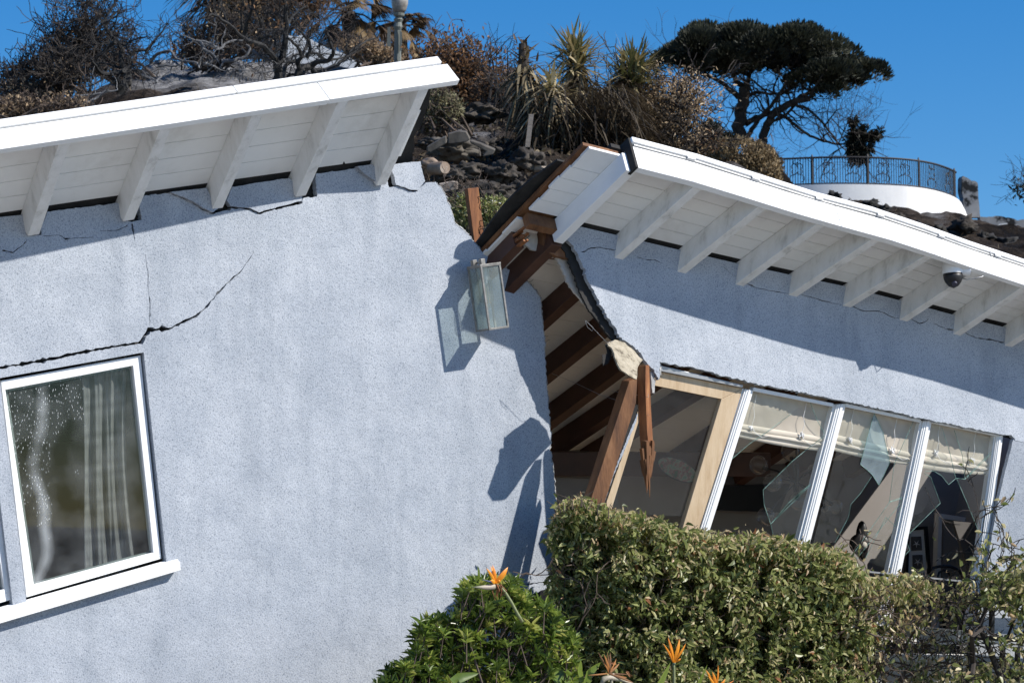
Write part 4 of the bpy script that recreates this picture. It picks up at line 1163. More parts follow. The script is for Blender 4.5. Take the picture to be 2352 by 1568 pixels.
def ash(x, d):
    y = 784 - ((hill_prof(x, d) - CAM[2]) / d - FW[2]) / UP[2] * FPX
    g = lambda a, b, c, e: math.exp(-((x - a) / b) ** 2 - ((y - c) / e) ** 2)
    return min(1.0, 1.3 * g(510, 290, 170, 52) + g(760, 120, 165, 30) + .8 * g(1100, 60, 270, 36) + .7 * g(1170, 40, 240, 30) + .5 * g(2160, 40, 500, 30)) if d > 26 else -1.0
T = [ash(x, d) for d in ds for x in xs]
hm = MB(); hm.add(V, F, np.array(T))
def hill_mat():
    m, n, l, b = newmat('burnt hillside')
    tc = n.new('ShaderNodeTexCoord')
    t1 = n.new('ShaderNodeTexNoise'); t1.inputs['Scale'].default_value = .42; t1.inputs['Detail'].default_value = 8; t1.inputs['Roughness'].default_value = .7
    l.new(tc.outputs['Object'], t1.inputs['Vector'])
    at = n.new('ShaderNodeAttribute'); at.attribute_name = 'tint'
    ma = n.new('ShaderNodeMath'); ma.operation = 'MAXIMUM'; ma.inputs[1].default_value = 0; l.new(at.outputs['Fac'], ma.inputs[0])
    ad = n.new('ShaderNodeMath'); ad.operation = 'MULTIPLY_ADD'; ad.inputs[1].default_value = .30; l.new(ma.outputs[0], ad.inputs[0]); l.new(t1.outputs[0], ad.inputs[2])
    r0 = ramp(n, [(.40, (.010, .008, .007)), (.50, (.038, .029, .022)), (.58, (.085, .066, .052)), (.68, (.20, .19, .185)), (.84, (.40, .395, .395))])
    l.new(ad.outputs[0], r0.inputs[0])
    lt = n.new('ShaderNodeMath'); lt.operation = 'LESS_THAN'; lt.inputs[1].default_value = -.5; l.new(at.outputs['Fac'], lt.inputs[0])
    r1 = n.new('ShaderNodeMix'); r1.data_type = 'RGBA'; l.new(lt.outputs[0], r1.inputs[0]); l.new(r0.outputs[0], r1.inputs[6]); r1.inputs[7].default_value = (.40, .375, .345, 1)
    t2 = n.new('ShaderNodeTexNoise'); t2.inputs['Scale'].default_value = 5.5; t2.inputs['Detail'].default_value = 6; t2.inputs['Roughness'].default_value = .75
    mp = n.new('ShaderNodeMapping'); mp.inputs['Scale'].default_value = (.6, .6, 2.2); l.new(tc.outputs['Object'], mp.inputs[0]); l.new(mp.outputs[0], t2.inputs['Vector'])
    r2 = ramp(n, [(.36, (.25, .25, .25)), (.6, (1, 1, 1))]); l.new(t2.outputs[0], r2.inputs[0])
    mx = n.new('ShaderNodeMix'); mx.data_type = 'RGBA'; mx.blend_type = 'MULTIPLY'; mx.inputs[0].default_value = .85
    l.new(r1.outputs[2], mx.inputs[6]); l.new(r2.outputs[0], mx.inputs[7]); l.new(mx.outputs[2], b.inputs['Base Color'])
    b.inputs['Roughness'].default_value = 1; b.inputs['Specular IOR Level'].default_value = .1
    bp = n.new('ShaderNodeBump'); bp.inputs['Strength'].default_value = 1.0; bp.inputs['Distance'].default_value = .22
    l.new(t2.outputs[0], bp.inputs['Height']); l.new(bp.outputs[0], b.inputs['Normal'])
    return m
tag(hm.build('hillside', hill_mat(), None, smooth=True, base=(0, 0, 0)), kind='structure')

# ================================================================== vegetation generators
def rdir(rng, n):
    v = rng.normal(size=(n, 3)); return v / np.linalg.norm(v, axis=1)[:, None]
def leaf_cloud(mb, pos, size, asp, rng, up_bias=.3, fold=.35, curl=.2, tlo=0, thi=1, tint=None):
    n = len(pos)
    d = rdir(rng, n); d[:, 2] += up_bias
    nr = rdir(rng, n); nr[:, 2] += .5
    L = size * rng.uniform(.6, 1.35, n)
    if tint is None: tint = rng.uniform(tlo, thi, n)
    mb.leaves(pos, d, nr, L, L * asp, fold, curl * rng.uniform(-1, 1, n), tint)
def in_ellipsoids(rng, n, ells, shell=.55):
    """random points, denser to the outside, in a set of ellipsoids [(c, r)]"""
    vol = np.array([np.prod(r) for c, r in ells]); k = rng.choice(len(ells), n, p=vol / vol.sum())
    c = np.array([e[0] for e in ells])[k]; r = np.array([np.ones(3) * e[1] for e in ells])[k]
    d = rdir(rng, n); u = rng.uniform(shell ** 3, 1, n) ** (1 / 3)
    return c + d * r * u[:, None], d
def branch(mb, rng, p, d, L, r, depth, gnarl=.35, split=3, ends=None, up=.1, sides=6, shrink=.68, tmin=.004):
    """recursive tapering limb; ends collects tips"""
    n = 5 if depth > 1 else 4
    pts = [np.array(p)]; rr = [r]; d = unit(np.array(d)); bd = rng.normal(size=3) * .2
    for i in range(n):
        d = unit(d + rng.normal(size=3) * gnarl * .5 + bd * gnarl * .5 + np.array([0, 0, up]) * .3)
        pts.append(pts[-1] + d * L / n); rr.append(max(tmin, r * (1 - .45 * (i + 1) / n)))
    if depth == 0: rr[-1] = tmin * .6
    mb.tube(pts, rr, sides if r > .02 else (4 if r > .008 else 3), rng.uniform(0, 1), cap=r > .02)
    if ends is not None and depth <= 1: ends.extend(pts[2:])
    if depth == 0: return
    for k in range(split):
        i = n if k == 0 else rng.integers(2, n + 1)
        nd = unit(d * (.9 if k == 0 else .45) + rng.normal(size=3) * (.35 if k == 0 else .75))
        branch(mb, rng, pts[i], nd, L * shrink * rng.uniform(.75, 1.2), max(tmin, rr[i] * (.85 if k == 0 else .62)), depth - 1, gnarl, split, ends, up, sides, shrink, tmin)
def skel(mb, lines, d, rng, jit=.25, sides=7):
    """limbs laid along drawn lines [(points, r0, r1)] at distance d, bending in depth too"""
    nodes = []
    for pts, r0, r1 in lines:
        z = 0; out = []
        # smooth
        q = []
        for i in range(len(pts) - 1):
            for j in range(3):
                u = j / 3
                q.append((pts[i][0] + (pts[i + 1][0] - pts[i][0]) * u, pts[i][1] + (pts[i + 1][1] - pts[i][1]) * u))
        q.append(pts[-1])
        q = [q[0]] + [((q[i - 1][0] + 2 * q[i][0] + q[i + 1][0]) / 4, (q[i - 1][1] + 2 * q[i][1] + q[i + 1][1]) / 4) for i in range(1, len(q) - 1)] + [q[-1]]
        sl_ = rng.uniform(-jit, jit)
        for i, (x, y) in enumerate(q):
            z = d + sl_ * i * .35
            out.append(P(x, y, z) + rng.normal(size=3) * r0 * .15)
        k = len(out)
        rr = [r0 + (r1 - r0) * (i / (k - 1)) ** .8 for i in range(k)]
        mb.tube(out, rr, sides)
        nodes.append((out, rr))
    return nodes
def twigs(mb, rng, nodes, per=6, L=.5, depth=2, r=.012, ends=None, up=.2, gnarl=.5, frm=.35):
    for out, rr in nodes:
        k = len(out)
        for _ in range(per):
            i = rng.integers(int(k * frm), k)
            branch(mb, rng, out[i], rdir(rng, 1)[0] + np.array([0, -.0, .35]), L * rng.uniform(.5, 1.2), min(r, rr[i] * .7), depth, gnarl, 3, ends, up, 5)

def bush(name, label, cat, base, crown, leafmat, n, size, asp, seed, twigmat='twig', group=None, nb=14, tw=.018, shell=.4, t=(0, 1), lname='leaves', curl=.3, L=1.0, up_bias=.3, clump=0):
    """shrub: many woody stems from the base into the crown plus leaves; crown is a list of (centre, radii)"""
    rng = np.random.default_rng(seed)
    B = thing(name, label, cat, base, group)
    mb = MB(); ends = []
    for k in range(nb):
        c, r = crown[rng.integers(len(crown))]
        tgt = np.array(c) + rdir(rng, 1)[0] * np.ones(3) * r * .55
        b0 = np.asarray(base) + rng.normal(size=3) * np.array([.12, .12, 0]) * L
        d = tgt - b0; Ld = np.linalg.norm(d)
        mid = b0 + d * .5 + rng.normal(size=3) * Ld * .07
        mb.tube([b0, mid, tgt], [tw * 1.6, tw, tw * .6], 5)
        for q in range(4):
            a = mid + (tgt - mid) * rng.uniform(.1, 1)
            branch(mb, rng, a, d / Ld + rng.normal(size=3) * .8, Ld * .35 * rng.uniform(.6, 1.2), tw * .5, 2, .5, 3, ends, .15, 4, .7, .003 * L)
    mb.build('branches', M[twigmat], B)
    if n > 0:
        mb = MB()
        if clump:
            cc, _ = in_ellipsoids(rng, clump, crown, shell)
            k = rng.integers(0, clump, n)
            pos = cc[k] + rng.normal(size=(n, 3)) * size * 2.2
        else:
            pos, dd = in_ellipsoids(rng, n, crown, shell)
        leaf_cloud(mb, pos, size, asp, rng, up_bias, curl=curl, tlo=t[0], thi=t[1])
        mb.build(lname, M[leafmat], B)
    return B
def E(x, y, d, rx, ry, rz=None):
    """crown ellipsoid seen at x,y with radii rx, ry (photo units) at distance d"""
    k = d / FPX
    return (P(x, y, d), np.array([rx * k, (rz if rz else (rx + ry) * .5) * k, ry * k]))

# ================================================================== near planting
rng = np.random.default_rng(77)
# clipped hedge in front of the right half
HT = [(1262, 1215), (1275, 1160), (1300, 1152), (1335, 1140), (1370, 1160), (1410, 1172), (1470, 1184), (1560, 1214), (1640, 1228), (1770, 1232), (1860, 1252), (1930, 1262), (1962, 1292), (1985, 1330), (1996, 1400), (2012, 1470), (2040, 1540), (2090, 1600)]
def hedge():
    base = PR.at(1600, 1800, .55)
    H = thing('clipped_hedge', 'dense clipped green hedge with sun dried tan leaf edges under the shattered windows', 'hedge', base)
    n = 70000
    x = rng.uniform(1255, 2095, n)
    top = np.interp(x, [t[0] for t in HT], [t[1] for t in HT])
    dep = rng.uniform(0, 1, n) ** .8            # 0 = front
    y = top + rng.exponential(7, n) * (rng.uniform(size=n) < .25) + (1720 - top) * rng.uniform(0, 1, n) ** 1.12 - rng.exponential(5, n) * (rng.uniform(size=n) < .15)
    keep = (x > 1262 + 10 * np.sin(y * .05) + 6 * np.sin(y * .13)) & (x < 1985 + 25 * np.sin(y * .04) + rng.normal(size=n) * 22)
    x, y, dep, top = x[keep], y[keep], dep[keep], top[keep]
    n = len(x)
    top = top + 9 * np.array([noise.noise(Vector((a * .03, 1.3, 7))) for a in x]); y = y + 5 * np.array([noise.noise(Vector((a * .09, 4.1, 2))) for a in x])
    hole = np.array([noise.noise(Vector((a * .022, b * .022, 9))) for a, b in zip(x, y)])
    kp = ~((hole < -.22) & (dep < .55) & (y > top + 30)); x, y, dep, top = x[kp], y[kp], dep[kp], top[kp]; n = len(x)
    lump = np.array([noise.noise(Vector((a * .012, b * .012, 3))) for a, b in zip(x, y)])
    off = (.66 - dep * .58) * np.interp(x, [1262, 1330, 1480], [.45, .6, 1.0]) + lump * .08
    # carve darker gaps low down
    pos = np.array([PR.at(a, b, o) for a, b, o in zip(x, y, off)])
    d = rdir(rng, n) * .8 + PR.n * .5 + np.array([0, 0, -.30]) + RT * .10
    nr = rdir(rng, n) * .62 + PR.n * .62 + np.array([.5, 0, .45])
    L = .025 + .055 * rng.uniform(0, 1, n) ** 1.3
    t = rng.uniform(.08, .75, n) + .10 * lump
    edge = np.exp(-(y - top) / 55.0)
    dry = rng.uniform(size=n) < (.16 + .33 * edge + .25 * np.clip(lump, 0, 1))
    t = np.where(dry, rng.uniform(.72, .97, n), t)
    t = np.where(rng.uniform(size=n) < .012, 1.0, t)
    mb = MB(); mb.leaves(pos, d, nr, np.where(dry, L * .85, L), L * np.where(dry, .30, .46), np.where(dry, 1, .5)[:, None].mean() * .6, rng.uniform(-.1, .5, n), np.clip(t, 0, 1))
    mb.build('leaves', M['hedge'], H)
    mb = MB()
    for k in range(70):
        xx = rng.uniform(1275, 2040); tt = np.interp(xx, [t[0] for t in HT], [t[1] for t in HT])
        yy = rng.uniform(tt + 150, 1750)
        branch(mb, rng, PR.at(xx, yy, rng.uniform(.15, .45)), PR.n * .3 + np.array([rng.normal() * .4, 0, 1.0]), .32, .008, 2, .5, 3, None, .1, 4)
    for k in range(90):
        xx = rng.uniform(1275, 1950); tt = np.interp(xx, [t[0] for t in HT], [t[1] for t in HT])
        q = PR.at(xx, tt + 22, rng.uniform(.1, .6)); mb.tube([q, q + np.array([rng.normal() * .02, 0, .06]), q + np.array([rng.normal() * .04, 0, .08 + .04 * rng.uniform()])], [.004, .003, .0015], 4)
    mb.build('branches', M['twig'], H)
    # black slab added unseen inside the leaves; it keeps daylight from passing straight through
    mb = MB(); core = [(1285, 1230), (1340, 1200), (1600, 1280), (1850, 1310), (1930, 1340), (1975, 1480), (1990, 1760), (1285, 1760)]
    mb.slab(PR.pts(rag(core, 9, 26, 61), .13), -PR.n * .08); mb.build('daylight_block', M['gap'], H)
hedge()

def sparse():
    base = PR.at(2150, 1760, .5)
    S = thing('withered_shrub', 'sparse withered shrub with curled tan leaves along the metal rail', 'shrub', base)
    mb = MB(); ends = []
    lines = [([(1900, 1330), (1990, 1345), (2090, 1365), (2200, 1392)], .012, .005), ([(1880, 1480), (1960, 1440), (2010, 1460), (2080, 1470), (2160, 1480)], .010, .004),
             ([(1935, 1520), (1960, 1455), (2005, 1452)], .010, .008), ([(1900, 1475), (1965, 1490), (2010, 1470), (2050, 1500)], .011, .005),
             ([(2030, 1560), (2010, 1500), (1990, 1470)], .012, .006), ([(2060, 1600), (2080, 1540), (2070, 1500), (2110, 1440), (2120, 1400)], .016, .006),
             ([(1960, 1560), (2050, 1520), (2140, 1540), (2230, 1500)], .010, .004), ([(1940, 1600), (2010, 1540), (2100, 1560)], .010, .004),
             ([(2000, 1640), (2060, 1560), (2160, 1520), (2250, 1530)], .013, .005), ([(1980, 1400), (2060, 1395), (2130, 1400)], .007, .003)]
    nodes = []
    for pts, r0, r1 in lines:
        k = len(pts); o0 = rng.uniform(.2, .55)
        out = [PR.at(x + rng.normal() * 2, y + rng.normal() * 2, o0 + .1 * rng.normal()) for x, y in pts]
        rr = [r0 + (r1 - r0) * i / (k - 1) for i in range(k)]
        mb.tube(out, rr, 6); nodes.append((out, rr))
    twigs(mb, rng, nodes, 5, .26, 2, .005, ends, 0, .5, 0)
    mb.build('branches', M['twig'], S)
    e = np.array(ends)
    # leaves hang along the rail and thin out below
    bands = [(1975, 2130, 1318, 1375, 900), (2100, 2260, 1335, 1390, 230), (2040, 2130, 1395, 1450, 170), (1960, 2230, 1500, 1600, 240), (1950, 2030, 1350, 1600, 380), (2110, 2260, 1530, 1640, 500)]
    pos = []
    for x0, x1, y0, y1, n in bands:
        cx = rng.uniform(x0, x1, n // 8); cy = rng.uniform(y0, y1, n // 8); k = rng.integers(0, len(cx), n)
        for i in range(n):
            pos.append(PR.at(cx[k[i]] + rng.normal() * 9, cy[k[i]] + rng.normal() * 9 + 4, rng.uniform(.15, .6)))
    ei = e[rng.integers(0, len(e), 330)] + rng.normal(size=(330, 3)) * .02
    pos = np.vstack([np.array(pos), ei])
    n = len(pos)
    d = rdir(rng, n) * .7 + np.array([0, 0, -.8]); nr = rdir(rng, n) + PR.n * .5 + np.array([0, 0, .3])
    L = rng.uniform(.035, .07, n)
    t = np.where(rng.uniform(size=n) < .62, rng.uniform(.70, .95, n), rng.uniform(.15, .65, n))
    mb = MB(); mb.leaves(pos, d, nr, L, L * rng.uniform(.25, .42, n), .7, rng.uniform(-.1, .6, n), t)
    mb.build('leaves', M['hedge'], S)
sparse()
def right_shrub():
    base = PR.at(2300, 1780, .7)
    crown = []
    S = thing('leggy_shrub', 'leggy shrub with green and tan leaves on bare dark stems at the right edge', 'shrub', base)
    mb = MB(); ends = []
    lines = [([(2300, 1700), (2300, 1560), (2265, 1470), (2250, 1440), (2268, 1385), (2280, 1330)], .030, .010), ([(2260, 1465), (2225, 1455), (2205, 1430)], .02, .008),
             ([(2225, 1600), (2235, 1520), (2232, 1460), (2262, 1440)], .026, .014), ([(2232, 1462), (2290, 1466), (2340, 1470), (2380, 1480)], .02, .010), ([(2340, 1700), (2330, 1560), (2300, 1500), (2330, 1420), (2345, 1350)], .022, .006),
             ([(2268, 1385), (2255, 1330), (2258, 1275), (2245, 1240)], .008, .003), ([(2280, 1340), (2330, 1290), (2350, 1270)], .007, .003), ([(2340, 1560), (2400, 1500), (2420, 1400)], .02, .006), ([(2200, 1640), (2260, 1580), (2340, 1600)], .018, .008)]
    nodes = []
    for pts, r0, r1 in lines:
        k = len(pts); o0 = rng.uniform(.55, .9)
        out = [PR.at(x, y, o0 + .06 * rng.normal()) for x, y in pts]; rr = [r0 + (r1 - r0) * i / (k - 1) for i in range(k)]
        mb.tube(out, rr, 7); nodes.append((out, rr))
    twigs(mb, rng, nodes, 6, .30, 2, .005, ends, .1, .5, .1)
    mb.build('branches', M['bark'], S)
    bands = [(2268, 2420, 1312, 1390, 1150), (2315, 2440, 1390, 1600, 420), (2240, 2290, 1240, 1330, 40), (2310, 2360, 1270, 1310, 40), (2180, 2300, 1530, 1640, 330)]
    pos = []
    for x0, x1, y0, y1, n in bands:
        cx = rng.uniform(x0, x1, max(4, n // 7)); cy = rng.uniform(y0, y1, max(4, n // 7)); k = rng.integers(0, len(cx), n)
        for i in range(n): pos.append(PR.at(cx[k[i]] + rng.normal() * 8, cy[k[i]] + rng.normal() * 8, rng.uniform(.4, 1.05)))
    e = np.array(ends); pos = np.vstack([np.array(pos), e[rng.integers(0, len(e), 380)]])
    n = len(pos); d = rdir(rng, n) * .8 + np.array([0, 0, -.4]); nr = rdir(rng, n) + PR.n * .5 + np.array([.2, 0, .5]); L = rng.uniform(.04, .08, n)
    t = np.where(rng.uniform(size=n) < .36, rng.uniform(.70, .95, n), rng.uniform(.1, .66, n))
    mb = MB(); mb.leaves(pos, d, nr, L, L * .42, .5, rng.uniform(-.1, .5, n), t); mb.build('leaves', M['hedge'], S)
right_shrub()

def whorl_bush(name, label, mask, n, off, seed, L0, leafmat='bush', trange=(.1, .95), pl=PL, basexy=(1080, 1760)):
    """stems tipped with whorls of lance leaves"""
    r = np.random.default_rng(seed)
    B = thing(name, label, 'shrub', pl.at(basexy[0], basexy[1], off[0]))
    base = pl.at(basexy[0], basexy[1], (off[0] + off[1]) / 2)
    pos = []; dirs = []; nr = []; LL = []; T = []
    st = MB()
    for k in range(n):
        x = r.uniform(mask[0][0], mask[-1][0]); top = np.interp(x, [m[0] for m in mask], [m[1] for m in mask])
        y = top + (1690 - top) * r.uniform(0, 1) ** 1.25 + 8
        o_ = r.uniform(*off)
        c = pl.at(x, y, o_)
        ax = unit(np.array([r.normal() * .35, r.normal() * .35, 1.0]) + pl.n * .35 + RT * (x - basexy[0]) * .0011)
        st.tube([c - ax * .16, c - ax * .06, c + ax * .01], [.005, .004, .003], 4)
        m = r.integers(9, 15); tt = r.uniform(*trange)
        a1 = unit(np.cross(ax, np.array([.3, .8, .1]))); a2 = np.cross(ax, a1)
        for j in range(m):
            th = j * 2.4 + r.uniform(-.3, .3); el = r.uniform(.15, 1.25)
            rad = a1 * math.cos(th) + a2 * math.sin(th)
            dd = unit(ax * math.sin(el) + rad * math.cos(el))
            pos.append(c - ax * (.035 * j / m)); dirs.append(dd); nr.append(ax * math.cos(el) - rad * math.sin(el) + rad * .01); LL.append(L0 * r.uniform(.7, 1.25)); T.append(np.clip(tt + r.uniform(-.25, .2), 0, 1))
    LL = np.array(LL)
    mb = MB(); mb.leaves(np.array(pos), np.array(dirs), np.array(nr), LL, LL * .24, .5, r.uniform(-.05, .3, len(LL)), np.array(T))
    mb.build('leaves', M[leafmat], B)
    for k in range(26):
        x = r.uniform(mask[0][0] + 40, mask[-1][0] - 30); top = np.interp(x, [m[0] for m in mask], [m[1] for m in mask])
        q = pl.at(x, top + r.uniform(40, 160), r.uniform(*off)); b0 = base + np.array([r.normal() * .25, 0, 0]); st.tube([b0, (b0 + q) / 2 + r.normal(size=3) * .05, q], [.016, .011, .006], 6)
    st.build('branches', M['twig'], B)
BM = [(862, 1580), (900, 1555), (948, 1500), (955, 1440), (985, 1415), (1050, 1410), (1062, 1345), (1100, 1322), (1160, 1335), (1185, 1322), (1215, 1370), (1262, 1385), (1290, 1420), (1320, 1455)]
whorl_bush('green_shrub', 'bright green shrub with narrow pointed leaves in front of the blue wall', BM, 950, (.85, 1.5), 5, .082)
whorl_bush('low_shrub', 'low dark green shrub at the bottom left of the bright green one', [(858, 1562), (905, 1515), (930, 1520), (990, 1535), (1020, 1560)], 150, (1.1, 1.5), 6, .075, trange=(0, .5), basexy=(930, 1780))

# bird of paradise flowers
def bird(label, pts_stem, off, head, petals, pl, beak, seed, dried=False, r=.011):
    rr = np.random.default_rng(seed)
    hp = pl.at(*head, off)
    B = thing('bird_of_paradise_flower', label, 'flower', pl.at(*pts_stem[0], off), 'bird of paradise flowers')
    mb = MB(); sp = [pl.at(*q, off) for q in pts_stem]
    mb.tube(sp, [r * (1 - .25 * i / len(sp)) for i in range(len(sp))], 9); mb.build('stem', M['stem'] if not dried else M['bract'], B, smooth=True)
    if beak:
        mb = MB(); bp_ = [pl.at(*q, off) for q in beak]
        k = len(bp_); mb.tube(bp_, [.010, .020, .017, .010, .0015][:k] if k == 5 else np.linspace(.018, .002, k), 10); mb.build('bract', M['bract'], B, smooth=True)
    for (tip, w, dz, tn) in petals:
        mb = MB(); a = hp; t_ = pl.at(*tip, off + dz); d = t_ - a; L = np.linalg.norm(d); d = d / L
        side = unit(np.cross(d, pl.n)); V = []
        m = 9
        for i in range(m + 1):
            u = i / m; ww = w * (math.sin(math.pi * min(1, u * .86 + .14)) ** .8) * (1 if u < .99 else 0)
            c = a + d * L * u + pl.n * (.012 * math.sin(math.pi * u))
            V += [c + side * ww, c + pl.n * ww * .55, c - side * ww]
        F = []
        for i in range(m):
            for j in range(2): F.append((3 * i + j, 3 * i + j + 1, 3 * i + 4 + j, 3 * i + 3 + j))
        mb.add(V, F, np.full(len(V), tn)); mb.build('petal', M['dryflower' if dried else 'orange'], B, smooth=True)
    return B, hp
F1 = cv('h8', [(985, 830), (930, 740), (850, 590), (780, 480), (720, 410), (680, 385)])
b1, h1p = bird('tall orange bird of paradise flower with its beak pointing left against the blue wall', F1, 1.65, cv('h8', [(660, 370)])[0],
     [(cv('h8', [(815, 175)])[0], .018, .02, .5), (cv('h8', [(720, 330)])[0], .010, .03, .8), (cv('h8', [(628, 148)])[0], .011, .0, .3), (cv('h8', [(605, 160)])[0], .009, -.02, .9), (cv('h8', [(552, 185)])[0], .010, .02, .6), (cv('h8', [(600, 330)])[0], .012, .03, .9)], PL,
     cv('h8', [(690, 410), (640, 410), (560, 418), (480, 418), (395, 415)]), 1)
mb = MB(); mb.tube([h1p, PL.at(*cv('h8', [(600, 352)])[0], 1.66), PL.at(*cv('h8', [(500, 325)])[0], 1.66)], [.004, .006, .001], 6); mb.build('tongue', M['bluepetal'], b1)
mb = MB(); rr = np.random.default_rng(3)
for k in range(9):
    a = PL.at(*cv('h8', [(690 + rr.uniform(-10, 50), 385)])[0], 1.67); mb.tube([a, a - UP * .04 + RT * rr.normal() * .012, a - UP * rr.uniform(.06, .11) + RT * rr.normal() * .02], [.004, .003, .001], 4)
mb.build('withered_petal', M['red_wood'], b1)
b2, h2p = bird('upright orange bird of paradise flower in front of the hedge', cv('h4', [(1440, 2000), (1455, 1300), (1458, 1060), (1455, 850), (1448, 800)]), 1.35, cv('h4', [(1448, 790)])[0],
     [(cv('h4', [(1315, 545)])[0], .008, .02, .4), (cv('h4', [(1378, 470)])[0], .011, .0, .2), (cv('h4', [(1400, 560)])[0], .006, .02, .9), (cv('h4', [(1528, 490)])[0], .014, .0, .6), (cv('h4', [(1610, 545)])[0], .009, .02, .5), (cv('h4', [(1545, 740)])[0], .008, .03, .6)], PR, None, 2)
mb = MB(); mb.tube([h2p - UP * .01, h2p - UP * .012 + RT * .004, h2p - UP * .03], [.007, .008, .003], 6); mb.build('tongue', M['bluepetal'], b2)
b3, h3p = bird('dried brown bird of paradise flower at the foot of the hedge', cv('h4', [(600, 2000), (640, 1300), (660, 1000), (680, 930)]), 1.35, cv('h4', [(620, 930)])[0],
     [(cv('h4', [q])[0], .005 + .003 * (i % 2), .03 * math.sin(i), .15 + .85 * ((i * 37) % 10) / 10) for i, q in enumerate([(480, 650), (560, 680), (600, 650), (640, 660), (720, 740), (760, 800), (500, 700), (590, 730), (350, 955), (940, 1050), (890, 945), (860, 990), (680, 880), (640, 780), (560, 800)])], PR,
     cv('h4', [(520, 1080), (560, 1000), (640, 985), (780, 1020), (1000, 1080)]), 3, True)
b4, h4p = bird('low orange bird of paradise flower cut by the bottom edge', cv('h4', [(1900, 2000), (1960, 1400), (1990, 1150)]), 1.45, cv('h4', [(1990, 1130)])[0],
     [(cv('h4', [(1860, 880)])[0], .010, .0, .6), (cv('h4', [(1945, 905)])[0], .013, .02, .4), (cv('h4', [(2020, 820)])[0], .007, .0, .3), (cv('h4', [(2115, 1000)])[0], .011, .02, .5), (cv('h4', [(2230, 1020)])[0], .005, .0, .1), (cv('h4', [(1890, 960)])[0], .009, .02, .8)], PR, None, 4)
# its broad leaves
def bop_plant():
    B = thing('bird_of_paradise_plant', 'broad paddle leaves of a bird of paradise plant between shrub and hedge', 'plant', PR.at(1330, 1800, 1.2))
    spec = [([(1330, 1640), (1300, 1575), (1240, 1520)], 26, .5), ([(1320, 1700), (1230, 1590), (1190, 1565)], 22, .3), ([(1390, 1760), (1345, 1620), (1330, 1540), (1334, 1515)], 9, .7), ([(1345, 1760), (1336, 1600), (1352, 1545), (1380, 1520)], 10, .6), ([(1560, 1760), (1590, 1600), (1625, 1525)], 6, .6), ([(1470, 1760), (1500, 1600), (1540, 1520)], 10, .7), ([(1110, 1700), (1085, 1600), (1040, 1560), (1100, 1545)], 14, .4)]
    for i, (pts, w_, tn) in enumerate(spec):
        c = [PR.at(x, y, 1.15 + .05 * i) for x, y in pts]
        q = []
        for k in range(len(c) - 1):
            for j in range(5): q.append(c[k] + (c[k + 1] - c[k]) * j / 5)
        q.append(c[-1]); m = len(q); V = []; T = []
        for k, p in enumerate(q):
            u = k / (m - 1); ww = w_ * .0031 * math.sin(math.pi * min(.999, .12 + u * .88)) ** .7
            d = unit(q[min(k + 1, m - 1)] - q[max(k - 1, 0)]); sd = unit(np.cross(d, PR.n + np.array([.4, 0, .5]))); up_ = np.cross(sd, d)
            V += [p + sd * ww + up_ * ww * .35, p, p - sd * ww + up_ * ww * .35]; T += [tn, tn * .8, tn]
        F = [(3 * k + j, 3 * k + j + 1, 3 * k + 4 + j, 3 * k + 3 + j) for k in range(m - 1) for j in range(2)]
        mb = MB(); mb.add(V, F, T); mb.build('leaf', M['bush'], B, smooth=True)
bop_plant()
# metal rail and posts on the right
def railing():
    B = thing('metal_railing', 'black metal railing with a grey top rail behind the withered shrub at right', 'railing', PR.at(2260, 1700, .4))
    def bar(pts, w_, mat, nm):
        mb = MB(); a = PR.at(*pts[0], .20); b = PR.at(*pts[1], .20); d = b - a; s1 = unit(np.cross(d, PR.n)) * w_
        mb.box(a - s1 / 2, d, s1, -PR.n * w_); mb.build(nm, M[mat], B)
    bar(cv('h3', [(-60, 445), (1380, 590)]), .012, 'steel', 'top_wire')
    bar(cv('h3', [(1395, 755), (2600, 795)]), .075, 'black', 'rail')
    bar(cv('h3', [(700, 1060), (2600, 1230)]), .085, 'steel', 'rail')
    for a, b in (((1632, 800), (1625, 1150)), ((1420, 1160), (1395, 1800)), ((1735, 1190), (1720, 1800)), ((1880, 1210), (1862, 1800)), ((2040, 1230), (2020, 1800))):
        bar(cv('h3', [a, b]), .032, 'black', 'post')
    bar(cv('h3', [(1400, 1390), (2600, 1400)]), .022, 'black', 'rail')
railing()

# ================================================================== burnt hillside planting
rg = np.random.default_rng(11)
def tree_lines(name, label, cat, key, lines, d, mat, seed, tw=(5, .5, 2, .012), leaf=None, group=None, up=.2, rs=.6):
    r = np.random.default_rng(seed)
    L2 = [(cv(key, pts) if key else pts, r0 * rs, r1 * rs) for pts, r0, r1 in lines]
    b = P(L2[0][0][0][0], L2[0][0][0][1], d)
    B = thing(name, label, cat, b, group)
    mb = MB(); nodes = skel(mb, L2, d, r, .25); mb.build('trunk', M[mat], B, smooth=False)
    ends = []
    mb = MB(); twigs(mb, r, nodes, tw[0], tw[1], tw[2], tw[3], ends, up, .55, .3); mb.build('crown', M[mat], B)
    if leaf:
        lm, n, size, asp, frac = leaf
        e = np.array(ends); pos = e[r.integers(0, len(e), n)] + r.normal(size=(n, 3)) * size * 1.2
        mb = MB(); leaf_cloud(mb, pos, size, asp, r, -.2, curl=.5); mb.build('leaves', M[lm], B)
    return B
